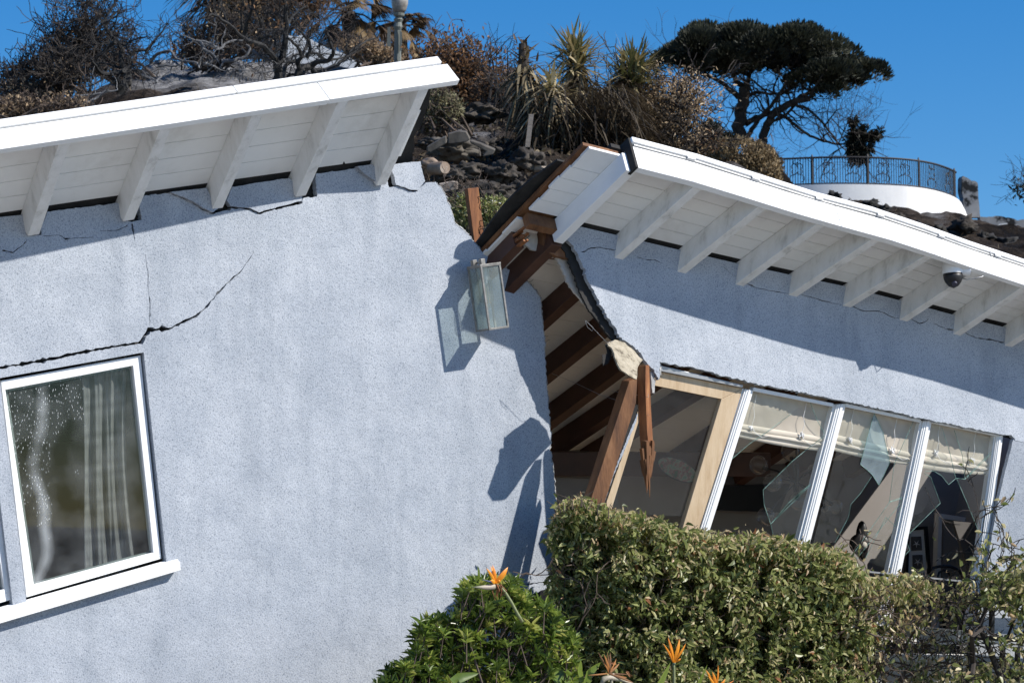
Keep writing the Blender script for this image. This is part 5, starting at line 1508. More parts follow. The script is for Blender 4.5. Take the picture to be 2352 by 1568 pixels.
# gnarled charcoal tree, left
tree_lines('burnt_tree', 'gnarled charred tree on the ash slope, low spreading limbs reaching left and right', 'tree', 'g1', [
    ([(1270, 965), (1300, 900), (1345, 850), (1340, 740)], .13, .10), ([(1240, 960), (1230, 870), (1245, 790), (1310, 745)], .07, .06),
    ([(1340, 740), (1275, 680), (1275, 580), (1285, 490), (1230, 430), (1160, 370), (1120, 310), (1090, 230), (1130, 150), (1165, 110), (1200, 50), (1195, -60)], .09, .022),
    ([(1140, 345), (1165, 300), (1210, 260), (1235, 150)], .04, .015), ([(1190, 285), (1250, 310)], .02, .010), ([(1165, 120), (1205, 128), (1255, 122)], .02, .010), ([(1165, 110), (1130, 30), (1100, -30)], .02, .008),
    ([(1340, 640), (1360, 600), (1410, 540), (1470, 528), (1555, 520), (1600, 450), (1650, 395), (1720, 310), (1760, 250)], .07, .016), ([(1560, 520), (1540, 560), (1520, 570)], .03, .02),
    ([(1320, 740), (1250, 765), (1130, 780), (1050, 775), (1010, 700), (970, 640), (940, 610)], .085, .025), ([(1215, 440), (1150, 480), (1090, 540), (1030, 590), (1000, 660)], .06, .025),
    ([(1130, 790), (1060, 850), (960, 900), (900, 880)], .04, .012), ([(1330, 700), (1240, 715), (1180, 695), (1100, 660), (1030, 670), (1040, 760)], .045, .02),
    ([(1390, 740), (1450, 735), (1520, 770), (1570, 800), (1620, 830)], .04, .012), ([(1440, 740), (1490, 800), (1500, 880)], .025, .012), ([(1335, 450), (1400, 420), (1470, 400), (1540, 385)], .03, .012),
    ([(1285, 460), (1330, 490), (1360, 560)], .05, .03), ([(1160, 640), (1120, 600), (1080, 560)], .02, .01), ([(1340, 720), (1420, 690), (1480, 710)], .04, .02)], 46, 'charred', 21, (3, .45, 2, .010))
# tree with the forked trunk, centre
tree_lines('burnt_tree', 'tall forked charred tree above the middle of the left roof', 'tree', 'g2', [
    ([(770, 800), (768, 700), (765, 625)], .16, .13), ([(765, 625), (720, 560), (620, 455), (520, 420), (430, 380), (340, 300), (280, 240), (210, 180), (110, 140), (0, 200)], .10, .02),
    ([(430, 385), (450, 270), (490, 150), (520, 30), (530, -60)], .07, .03), ([(410, 300), (405, 160), (390, 40)], .04, .02), ([(765, 625), (820, 540), (830, 420), (850, 260), (840, 120), (820, -60)], .12, .05),
    ([(850, 260), (890, 180), (960, 110), (1040, 60)], .05, .02), ([(830, 300), (740, 290), (640, 300), (560, 280)], .04, .015), ([(545, 415), (600, 370), (690, 345), (740, 390), (730, 480), (715, 540)], .05, .03), ([(850, 200), (760, 130), (640, 130), (560, 150)], .045, .015),
    ([(290, 250), (240, 150), (200, 60), (220, -40)], .03, .012), ([(600, 260), (580, 170), (540, 100), (560, 0)], .035, .012)], 47, 'charred', 22, (4, .5, 2, .010), ('brownleaf', 120, .08, .4, 1))
tree_lines('burnt_tree', 'squat twisted charred tree in front of the white ruin wall', 'tree', 'g2', [
    ([(980, 770), (970, 700), (1010, 660), (1100, 640)], .16, .10), ([(1100, 640), (1180, 600), (1270, 590), (1310, 530), (1300, 460), (1270, 380), (1230, 300)], .08, .03),
    ([(1100, 690), (1220, 690), (1350, 640), (1440, 570), (1490, 490), (1600, 420), (1700, 380)], .08, .02), ([(1110, 690), (1160, 730), (1215, 720), (1230, 690)], .05, .03),
    ([(975, 690), (950, 600), (1000, 560), (970, 480), (920, 420), (850, 370)], .07, .03), ([(950, 600), (870, 610), (820, 680), (830, 770)], .06, .05), ([(990, 750), (900, 730), (850, 740), (840, 780)], .045, .03), ([(1050, 570), (1080, 480), (1070, 400), (1010, 330), (960, 290)], .06, .025),
    ([(1000, 540), (1050, 440), (1060, 360), (1110, 320)], .05, .02), ([(1280, 590), (1380, 570), (1470, 540), (1560, 470)], .04, .012), ([(1210, 590), (1150, 520), (1090, 520)], .04, .02), ([(1300, 470), (1200, 440), (1140, 460)], .03, .012), ([(1230, 300), (1330, 240), (1420, 250)], .03, .01)], 45, 'charred', 23, (3, .42, 2, .010))
# thicker snags behind, with leaf skirts at the crown
for i, (pts, lab) in enumerate([([(325, 470), (310, 300), (300, 120), (295, -120)], 'thick scorched palm trunk with brown skirt, left of the forked tree'), ([(610, 330), (618, 220), (625, 80), (630, -120)], 'thinner scorched palm trunk with brown skirt, right of the forked tree')]):
    q = cv('g2', pts); B = thing('burnt_palm', lab, 'palm tree', P(q[0][0], q[0][1], 60), 'scorched palms on the ridge')
    mb = MB(); mb.tube([P(x, y, 60) for x, y in q], [.28 - .08 * i, .26 - .08 * i, .24 - .07 * i, .24 - .07 * i], 10); mb.build('trunk', M['bark'], B)
    top = P(q[-1][0], q[-1][1], 60); r = np.random.default_rng(31 + i); n = 420
    bs = top + np.column_stack([r.normal(size=n) * .12, r.normal(size=n) * .12, r.uniform(-.3, .8, n)])
    dd = rdir(r, n); dd[:, 2] = r.uniform(-.7, .5, n)
    mb = MB(); mb.blades(bs, dd, r.uniform(.9, 1.7, n), .09, r.uniform(.2, .7, n), r.uniform(0, 1, n)); mb.build('crown', M['palm'], B)
# fan palms
def fan_palm(label, x, y, d, tx, ty, seed, nf=20, R=1.1):
    r = np.random.default_rng(seed); c = P(x, y, d); b = P(tx, ty, d)
    B = thing('fan_palm', label, 'palm tree', b, 'scorched palms on the ridge')
    mb = MB(); mb.tube([b, (b + c) / 2 + RT * .05, c], [.22, .18, .16], 10); mb.build('trunk', M['bark'], B)
    for k in range(nf):
        th = r.uniform(0, 2 * math.pi); el = r.uniform(-1.0, .8)
        d0 = np.array([math.cos(th) * math.cos(el), math.sin(th) * math.cos(el), math.sin(el)]); hub = c + d0 * R * r.uniform(.55, .8) - np.array([0, 0, .1 * R])
        st_ = MB(); st_.tube([c, (c + hub) / 2 + np.array([0, 0, .08]), hub], [.025, .02, .015], 5)
        n = 26; a1 = unit(np.cross(d0, [0, 0, 1.0])); a2 = np.cross(a1, d0)
        fan = np.linspace(-1.2, 1.2, n); dd = np.array([d0 * math.cos(f) + (a1) * math.sin(f) - np.array([0, 0, .35]) for f in fan])
        fr = st_.build('frond', M['bark'], B)
        mb = MB(); mb.blades(np.tile(hub, (n, 1)), dd, R * .55 * r.uniform(.8, 1.1, n), .06, .45, np.full(n, r.uniform(0, 1))); mb.build('fan', M['palm'], fr)
fan_palm('scorched fan palm with drooping brown fronds left of the street lamp', 800, 28, 62, 803, 240, 41, 22, 1.0)
fan_palm('scorched fan palm standing right behind the street lamp', 918, 62, 64, 915, 260, 42, 22, .75)
# street lamp
def lamp():
    d = 52; k = d / FPX
    b = hill_pt(912, 50) ; b = P(912, 205, d)
    L = thing('street_lamp', 'grey green street lamp post with sooted acorn globe and a sign back', 'street lamp', b)
    mb = MB(); mb.tube([b, P(914, 70, d)], [.074, .062], 8); mb.tube([P(914, 70, d), P(914, 62, d), P(915, 52, d), P(915, 45, d), P(915.5, 40, d)], [.060, .085, .062, .09, .05], 12); mb.tube([P(915, 40, d), P(915.5, 36, d), P(916, 30, d)], [.07, .105, .11], 14)
    mb.build('pole', M['lamp_post'], L)
    mb = MB(); mb.tube([P(916, 31, d), P(917, 22, d), P(918, 8, d), P(919, -8, d), P(919, -22, d), P(919, -30, d)], [.095, .13, .155, .15, .10, .03], 18); mb.build('globe', M['lamp_globe'], L, smooth=True)
    mb = MB(); mb.slab([P(x, y, d - .1) for x, y in cv('g2', [(1838, 270), (1865, 265), (1870, 462), (1830, 452)])], FW * .03)
    mb.slab([P(x, y, d - .1) for x, y in cv('g2', [(1960, 300), (1980, 320), (1978, 490), (1955, 505)])], FW * .03); mb.build('sign_back', M['lamp_post'], L)
lamp()
# white ruin wall on the crest, grey block
WP = [(822, 480), (835, 345), (870, 350), (960, 360), (1000, 330), (1060, 380), (1110, 400), (1180, 440), (1280, 490), (1340, 500), (1420, 535), (1520, 570), (1620, 600), (1640, 690), (1200, 700), (822, 660)]
mb = MB(); mb.slab([P(x, y, 56) for x, y in rag(cv('g2', WP), 1.2, 9, 5)], FW * .35)
tag(mb.build('ruin_wall', M['sky_white']), 'broken sloping white rendered wall behind the twisted charred tree', 'wall')
mb = MB(); mb.slab([P(x, y, 58) for x, y in cv('g2', [(600, 430), (650, 340), (810, 270), (818, 560), (640, 560)])], FW * .5 - RT * .4)
tag(mb.build('ruin_block', simple('grey ruin paint', [(.3, (.16, .165, .17)), (.7, (.24, .245, .25))], 2, .9)), 'plain grey ruined wall block left of the white ruin wall', 'wall')

# fallen ashen limbs on the slope
fall = [([(1580, 660), (1620, 590), (1700, 545), (1800, 530), (1840, 620), (1950, 645), (2080, 660), (2090, 720)], 'g1', .06), ([(2060, 430), (2170, 440), (2260, 490), (2350, 530)], 'g1', .05), ([(2110, 440), (2160, 530), (2240, 580), (2290, 650)], 'g1', .05),
        ([(1660, 700), (1740, 690), (1840, 700), (1890, 680)], 'g1', .05), ([(2150, 670), (2240, 690), (2300, 730)], 'g1', .05), ([(1640, 870), (1660, 830), (1720, 800)], 'g1', .04), ([(800, 1010), (950, 1000), (1100, 970), (1240, 950)], 'g1', .05), ([(1130, 940), (1000, 1040), (900, 1080)], 'g1', .05),
        ([(210, 600), (330, 590), (440, 560), (500, 480), (460, 440)], 'g2', .07), ([(0, 410), (100, 450), (200, 490), (240, 430), (320, 395), (420, 395)], 'g2', .06), ([(20, 480), (130, 530), (180, 610)], 'g2', .06), ([(270, 690), (300, 670), (340, 690)], 'g2', .05), ([(400, 640), (430, 650), (425, 700)], 'g2', .05), ([(510, 500), (600, 570), (680, 600), (760, 590)], 'g2', .06), ([(540, 720), (640, 710), (740, 690)], 'g2', .035), ([(820, 600), (900, 560), (960, 530), (1040, 560)], 'g2', .08)]
for i, (pts, key, r0) in enumerate(fall):
    q = cv(key, pts); d = 47 - (sum(p[1] for p in q) / len(q) - 130) * .045
    mb = MB(); out = skel(mb, [(q, r0 * .52, r0 * .22)], d, rg, .1)
    twigs(mb, rg, out, 3, .3, 1, .012, None, 0, .5, .1)
    ql = q[len(q) // 2]
    where = 'far left of the slope' if ql[0] < 330 else ('below the forked charred tree' if ql[0] > 560 else 'on the middle of the ash slope')
    how = ['long arching', 'thin bent', 'crooked', 'short curled', 'slender', 'stubby', 'straight', 'split', 'zigzag', 'sagging', 'leaning', 'tiny hooked', 'tiny upright', 'twisting', 'flat', 'thick pale'][i]
    tag(mb.build('fallen_branch', M['ash_wood']), f'{how} ashen fallen branch lying {where}', 'branch', 'fallen burnt branches on the ash slope')

# big scorched thicket at the upper left, brush below it
bush('burnt_thicket', 'large tangled thicket of bare black twigs at the upper left', 'bush', P(120, 270, 50), [E(60, 190, 50, 90, 75), E(150, 130, 50, 75, 70), E(215, 60, 50, 60, 60), E(20, 225, 50, 80, 45)], 'brownleaf', 160, .08, .4, 51, 'bark', nb=95, tw=.014, shell=.2, L=2.4)
bush('burnt_thicket', 'smaller tangle of bare black twigs between gnarled tree and forked tree', 'bush', P(470, 160, 53), [E(440, 95, 53, 60, 45), E(520, 60, 53, 55, 55), E(590, 100, 53, 60, 40)], 'tanleaf', 90, .08, .4, 52, 'bark', nb=46, tw=.012, shell=.2, L=2)
bush('dry_bush', 'brown dry bush with tan leaf tips below the large thicket', 'bush', P(120, 290, 46), [E(140, 170, 46, 60, 45), E(60, 220, 46, 80, 40), E(20, 260, 46, 60, 30)], 'tanleaf', 420, .06, .4, 53, 'bark', nb=50, tw=.014, shell=.3, t=(0, .8), L=2)
bush('dry_bush', 'low brown dry bush just above the left roof edge', 'bush', P(60, 300, 42), [E(40, 250, 42, 90, 30), E(150, 235, 42, 60, 28), E(-60, 270, 42, 90, 35)], 'tanleaf', 1100, .06, .4, 54, 'twig', nb=40, tw=.018, shell=.3, t=(0, .75), L=2)
bush('dry_bush', 'rust brown shrub skirting the crest behind the gnarled tree', 'bush', P(300, 190, 55), [E(275, 135, 55, 45, 28), E(220, 150, 55, 60, 40)], 'brownleaf', 420, .10, .4, 55, 'twig', nb=22, tw=.022, shell=.3, L=2)
bush('dry_bush', 'dark brown shrub on the crest below the black twig tangle', 'bush', P(480, 145, 56), [E(440, 122, 56, 60, 22), E(540, 112, 56, 60, 18)], 'brownleaf', 420, .10, .4, 56, 'twig', nb=26, tw=.022, shell=.3, t=(0, .7), L=2)
bush('dry_bush', 'rusty leafy mass hanging high behind the forked tree', 'bush', P(620, 150, 58), [E(640, -6, 58, 60, 28), E(722, 6, 58, 42, 26)], 'brownleaf', 520, .13, .35, 57, 'twig', nb=16, tw=.018, shell=.3, L=2)
bush('dry_bush', 'golden brown bush between the white ruin and the street lamp', 'bush', P(860, 165, 54), [E(850, 120, 54, 48, 28), E(890, 135, 54, 35, 22), E(810, 110, 54, 30, 20)], 'tanleaf', 1300, .08, .4, 58, 'twig', nb=22, tw=.02, shell=.3, t=(0, .7), L=2)
bush('dry_bush', 'reddish brown rounded bush right of the left roof tip', 'bush', P(1060, 260, 47), [E(1030, 140, 47, 62, 46), E(1090, 165, 47, 60, 44), E(990, 170, 47, 40, 50), E(1070, 215, 47, 80, 40)], 'brownleaf', 4200, .075, .45, 59, 'twig', nb=40, tw=.022, shell=.45, t=(.1, 1), L=2, clump=260)
bush('dry_bush', 'thin brown bush with bare stalks left of the yuccas', 'bush', P(1150, 280, 46), [E(1150, 200, 46, 48, 55), E(1190, 220, 46, 40, 60), E(1120, 240, 46, 60, 40)], 'brownleaf', 1700, .07, .4, 60, 'twig', nb=36, tw=.02, shell=.3, t=(0, .8), L=2)
bush('dry_shrub', 'pale olive shrub growing beside the left roof end above the rubble', 'shrub', P(1015, 310, 36), [E(1005, 240, 36, 34, 40), E(1035, 250, 36, 30, 38), E(985, 275, 36, 26, 34)], 'paleleaf', 2200, .055, .32, 61, 'twig', nb=24, tw=.012, shell=.3, L=1.4)
bush('tan_laurel', 'bush of scorched tan leaves between the yuccas and the umbrella pine', 'bush', P(1455, 380, 39), [E(1500, 235, 39, 95, 55), E(1580, 225, 39, 66, 42), E(1440, 270, 39, 60, 60), E(1545, 280, 39, 80, 40), E(1475, 190, 39, 40, 26)], 'tanleaf', 5200, .062, .34, 62, 'bark', nb=44, tw=.022, shell=.35, t=(.1, 1), L=2, clump=620)
bush('dry_bush', 'dark twiggy undergrowth under the tan leaved bush', 'bush', P(1470, 400, 41), [E(1480, 320, 41, 110, 45), E(1380, 320, 41, 70, 55), E(1600, 330, 41, 70, 30)], 'brownleaf', 1200, .06, .4, 63, 'bark', nb=50, tw=.018, shell=.2, t=(0, .6), L=2)
bush('clipped_dry_hedge', 'rounded dry tan hedge below the umbrella pine', 'hedge', P(1690, 480, 56), [E(1690, 372, 56, 92, 52, 110), E(1620, 380, 56, 90, 48, 90), E(1745, 395, 56, 52, 62, 90), E(1560, 370, 56, 70, 40, 80)], 'dryhedge', 15000, .085, .35, 64, 'twig', nb=16, tw=.02, shell=.82, t=(0, 1), L=2)
bush('green_shrub', 'small dark green bush left of the umbrella pine trunk', 'bush', P(1640, 330, 66), [E(1632, 300, 66, 26, 18), E(1660, 318, 66, 30, 12)], 'pine', 1300, .12, .4, 65, 'bark', nb=10, tw=.02, shell=.2, t=(0, .7), L=1.5)
bush('garden_shrub', 'green leafy shrub in the gap behind the upright stud', 'shrub', P(1120, 640, 25.6), [E(1085, 500, 25.6, 50, 55), E(1140, 510, 25.6, 50, 62), E(1175, 500, 25.6, 30, 40), E(1060, 470, 25.6, 30, 28), E(1110, 570, 25.6, 60, 40)], 'hedge', 6800, .040, .42, 66, 'twig', nb=24, tw=.008, shell=.2, t=(.25, .86), L=.8)
# tall thin bare stalks
for i, (x0, y0, x1, y1) in enumerate([(1122, 240, 1125, 105), (1135, 245, 1140, 120), (1160, 240, 1165, 110), (1175, 330, 1178, 200), (1170, 360, 1180, 250)]):
    mb = MB(); a = P(x0, y0, 44); b = P(x1, y1, 44); mb.tube([a, (a + b) / 2 + rg.normal(size=3) * .08, b], [.022, .014, .006], 5)
    for k in range(7): branch(mb, rg, a + (b - a) * rg.uniform(.3, 1), (b - a) + rg.normal(size=3) * .7, .35, .008, 1, .4, 3, None, .2, 4)
    tag(mb.build('bare_sapling', M['bark']), ['tallest bare sapling', 'leaning bare sapling', 'forked bare sapling', 'bare sapling nearest the yuccas', 'low bare sapling'][i] + ' standing in the brown bushes', 'sapling', 'bare saplings left of the yuccas')

# yuccas
def yucca(label, heads, trunk, d, seed, mat='yucca', cat='yucca'):
    r = np.random.default_rng(seed); q = [P(x, y, d) for x, y in trunk]
    B = thing('yucca', label, 'yucca', q[0], 'yuccas on the burnt bank')
    mb = MB(); mb.tube(q, [.085] + [.075] * (len(q) - 2) + [.05], 9); mb.build('trunk', M['bark'], B)
    for (x, y, R, n, lo, hi, droop, tl, th_, m_) in heads:
        c = P(x, y, d); k = d / FPX; dd = rdir(r, n); el = r.uniform(lo, hi, n); az = r.uniform(0, 2 * math.pi, n)
        dd = np.column_stack([np.cos(az) * np.cos(el), np.sin(az) * np.cos(el), np.sin(el)])
        L = R * k * r.uniform(.5, 1.12, n)
        tt = np.clip(tl + (th_ - tl) * r.uniform(0, 1, n) + .25 * (el < .1), 0, 1)
        mb = MB(); mb.blades(c + dd * .05 + np.column_stack([r.normal(size=n) * .05, r.normal(size=n) * .05, r.uniform(-.25, .1, n)]), dd + r.normal(size=(n, 3)) * .12, L, r.uniform(.03, .062, n), droop * r.uniform(.5, 1.4, n), tt); mb.build('rosette', M[m_], B)
yucca('tall yucca with a spiky green and straw rosette, highest of the group', [(1322, 128, 88, 230, -.5, 1.35, .12, .15, .95, 'yucca'), (1322, 160, 80, 110, -1.3, -.2, .3, .0, .7, 'deadblade')], [(1300, 400), (1310, 250), (1322, 150)], 38, 71)
yucca('greenest yucca, its rosette leaning right towards the umbrella pine', [(1452, 162, 88, 230, -.4, 1.25, .10, 0, .7, 'yucca'), (1440, 185, 70, 110, -1.2, -.1, .25, 0, .4, 'deadblade')], [(1400, 400), (1425, 280), (1450, 180)], 38.6, 72)
yucca('dead yucca with hanging straw skirt on a bare trunk', [(1270, 215, 115, 190, -1.35, .1, .55, .1, .9, 'deadblade'), (1268, 200, 60, 60, -.3, 1.3, .1, .3, .9, 'yucca')], [(1285, 420), (1278, 300), (1270, 210)], 36.5, 73)
yucca('dead yucca with a dry flower spike, leftmost of the group', [(1208, 158, 105, 170, -1.4, -.2, .5, .0, .7, 'deadblade'), (1210, 150, 70, 46, -.4, .5, .15, .5, 1, 'deadblade'), (1201, 118, 26, 60, -.2, 1.4, .1, .2, .7, 'palm')], [(1222, 400), (1212, 260), (1203, 150), (1200, 100)], 37, 74)
# collapsed thatch of black dead blades between them
r = np.random.default_rng(75); n = 5200
pos = np.array([P(r.uniform(1215, 1470), 185 + 165 * r.uniform() ** .7, r.uniform(35.8, 41)) for _ in range(n)]); dd = np.column_stack([r.normal(size=n) * .8 + .3, r.normal(size=n) * .3, -np.abs(r.normal(size=n))])
mb = MB(); mb.blades(pos, dd, r.uniform(.3, .9, n), .03, .2, r.uniform(0, .38, n))
tag(mb.build('dead_thatch', M['deadblade']), kind='stuff')
bush('burnt_thicket', 'black tangle of fine twigs under the drooping yucca skirts', 'bush', P(1330, 420, 40), [E(1330, 260, 40, 90, 70), E(1420, 250, 40, 70, 60), E(1230, 290, 40, 60, 80), E(1300, 350, 40, 110, 50)], 'brownleaf', 300, .06, .3, 76, 'bark', nb=80, tw=.02, shell=.1, L=2)
# picket slats
for i, (x, y0, y1) in enumerate([(1352, 268, 318), (1318, 288, 325), (1372, 288, 330), (1385, 295, 335), (1345, 312, 345), (1306, 318, 330), (1398, 300, 330)]):
    mb = MB(); mb.box(P(x, y1, 39), RT * .035, FW * .02, P(x + 1.5, y0, 39) - P(x, y1, 39)); mb.box(P(x, y0 + 2, 39) + RT * .008, RT * .018, FW * .018, UP * .03)
    tag(mb.build('fence_picket', M['sky_white']), ['tallest white fence picket in the black undergrowth', 'white fence picket second from the left', 'white fence picket right of the tallest one', 'white fence picket with its foot lowest on the right', 'short white fence picket below the tallest one', 'stub of a white fence picket at the far left', 'white fence picket at the far right'][i], 'picket', 'white pickets in the undergrowth')

# scorched litter, dry stalks and chips over the slope
r = np.random.default_rng(121); n = 5200
xx = np.where(r.uniform(size=n) < .78, r.uniform(-60, 1480, n), r.uniform(1780, 2420, n)); dd = r.uniform(27, 70, n)
pos = np.array([hill_pt(a, b) for a, b in zip(xx, dd)]); v = rdir(r, n); v[:, 2] = np.abs(v[:, 2]) * .6 + .1
mb = MB(); mb.blades(pos, v, r.uniform(.08, .38, n), .02, .3, r.uniform(0, .7, n) ** 1.5, 2)
m = 2600; xx = np.where(r.uniform(size=m) < .7, r.uniform(900, 1300, m), r.uniform(-60, 2420, m)); dd = r.uniform(26.5, 45, m); q = np.array([hill_pt(a, b, .02) for a, b in zip(xx, dd)])
leaf_cloud(mb, q, .09, .6, r, 0, tlo=0, thi=.6)
tag(mb.build('scorched_litter', M['deadblade']), kind='stuff')

# ------------------------------------------------------------------ umbrella pine
def pine():
    d = 84; k = d / FPX; r = np.random.default_rng(81)
    B = thing('umbrella_pine', 'dark umbrella pine with a wide flat crown against the blue sky', 'tree', P(1710, 330, d))
    lines = [([(810, 1150), (790, 1080), (800, 950), (820, 860), (830, 780), (840, 700)], .42, .34), ([(790, 770), (700, 700), (620, 640), (540, 600), (430, 570), (360, 555)], .20, .06), ([(840, 700), (760, 640), (740, 560), (750, 480)], .2, .08), ([(840, 720), (880, 620), (900, 500)], .2, .08),
             ([(850, 1140), (910, 1060), (970, 960), (1060, 880), (1110, 800), (1160, 720), (1210, 640)], .17, .09), ([(850, 1000), (940, 960), (1040, 920), (1140, 890), (1260, 820), (1330, 770), (1440, 720), (1560, 680), (1700, 620)], .20, .10),
             ([(985, 1190), (1010, 1080), (1060, 980), (1090, 920), (1180, 860), (1300, 800), (1400, 780)], .30, .18), ([(1060, 1000), (1180, 950), (1280, 850), (1360, 770)], .10, .08), ([(1120, 930), (1210, 950), (1280, 1020), (1360, 1080), (1440, 1130), (1560, 1170), (1660, 1190), (1740, 1180)], .13, .05),
             ([(1300, 850), (1370, 860), (1440, 920), (1540, 1020), (1600, 1110), (1660, 1180), (1740, 1260)], .11, .04), ([(1545, 1015), (1600, 950), (1640, 890), (1680, 880)], .06, .025), ([(1600, 965), (1680, 1050), (1760, 1120), (1840, 1130)], .04, .02), ([(1640, 910), (1720, 960), (1790, 990)], .025, .012), ([(890, 760), (960, 735), (1040, 750), (1140, 745), (1260, 740)], .11, .06), ([(1050, 860), (1050, 780), (1020, 720), (900, 620), (840, 570)], .07, .04), ([(1440, 720), (1340, 700), (1340, 620), (1300, 560)], .10, .05), ([(1090, 750), (1100, 660), (1160, 570)], .08, .04)]
    mb = MB(); nodes = skel(mb, [(cv('g4', p), a * .46, b * .5) for p, a, b in lines], d, r, .3, 9); mb.build('trunk', M['bark'], B)
    ends = []; mb = MB(); twigs(mb, r, nodes, 7, 1.0, 2, .03, ends, .3, .4, .45); 
    # crown: clumps of needle tufts following the flat domed outline
    top = [(100, 470), (180, 330), (290, 240), (420, 190), (560, 175), (680, 130), (740, 105), (860, 150), (930, 210), (985, 220), (1010, 175), (1120, 165), (1230, 150), (1340, 180), (1450, 230), (1600, 290), (1760, 340), (1880, 410), (1980, 470), (2020, 520)]
    bot = [(100, 480), (200, 500), (330, 530), (480, 560), (620, 590), (760, 560), (900, 590), (1050, 600), (1160, 590), (1300, 650), (1440, 680), (1580, 770), (1640, 840), (1720, 740), (1880, 690), (1980, 600), (2020, 540)]
    cl = []
    while len(cl) < 118:
        x = r.uniform(100, 2020); yt = np.interp(x, [t[0] for t in top], [t[1] for t in top]); yb = np.interp(x, [t[0] for t in bot], [t[1] for t in bot])
        u = r.uniform(0, 1) ** 1.15; y = yt + 26 + (yb - yt - 34) * u
        hw = math.sqrt(max(.02, 1 - ((x - 1060) / 980) ** 2)) * 2.4 * math.sqrt(max(.05, 1 - (u * .9) ** 2))
        q = cv('g4', [(x, y)])[0]
        q = (1772 + (q[0] - 1772) * .93, q[1] + 6)
        cl.append((P(q[0], q[1], d + r.uniform(-1, 1) * hw), r.choice([.22, .32, .42, .52], p=[.3, .3, .25, .15])))
    pos = []; dirs = []; tn = []
    for c, R in cl:
        m = int(2100 * R * R) + 50; v = rdir(r, m); v[:, 2] = np.where(v[:, 2] < -.45, -v[:, 2], v[:, 2])
        pos.append(c + v * R * np.array([1.2, 1.2, .72]) * r.uniform(.72, 1.06, m)[:, None]); dirs.append(v + np.array([0, 0, .7])); tn.append(np.full(m, r.uniform(0, .55)) + r.uniform(0, .45, m))
    for (x, y, R) in ((1820, 1060, .26), (1790, 1150, .26), (1850, 1130, .24), (1900, 1210, .28), (1860, 1270, .28), (1810, 1310, .22), (1780, 1240, .2), (1960, 1120, .18), (2015, 1080, .11), (1790, 985, .13), (1915, 1090, .18)):
        q = cv('g4', [(x, y)])[0]; c = P(q[0], q[1], d); m = int(900 * R); v = rdir(r, m); pos.append(c + v * R * r.uniform(.1, 1, m)[:, None] * np.array([.8, .8, 1])); dirs.append(v - np.array([0, 0, .5])); tn.append(r.uniform(0, .35, m))
        branch(mb, r, P(*cv('g4', [(1740, 1180)])[0], d), c - P(*cv('g4', [(1740, 1180)])[0], d), np.linalg.norm(c - P(*cv('g4', [(1740, 1180)])[0], d)), .03, 2, .3, 3, None, 0, 5)
    for (x, y) in ((1600, 1230), (1680, 1270), (2040, 1270), (1960, 1240), (1620, 1180)):
        branch(mb, r, P(*cv('g4', [(1740, 1190)])[0], d), P(*cv('g4', [(x, y)])[0], d) - P(*cv('g4', [(1740, 1190)])[0], d), 1.2, .018, 3, .4, 3, None, -.2, 4)
    mb.build('branches', M['bark'], B)
    pos = np.vstack(pos); dirs = np.vstack(dirs); n = len(pos); tn = np.concatenate(tn)
    L = r.uniform(.10, .20, n)
    lm = MB(); lm.leaves(pos, dirs, rdir(r, n), L, L * .34, .3, 0, np.clip(tn, 0, 1)); lm.build('crown', M['pine'], B)
pine()

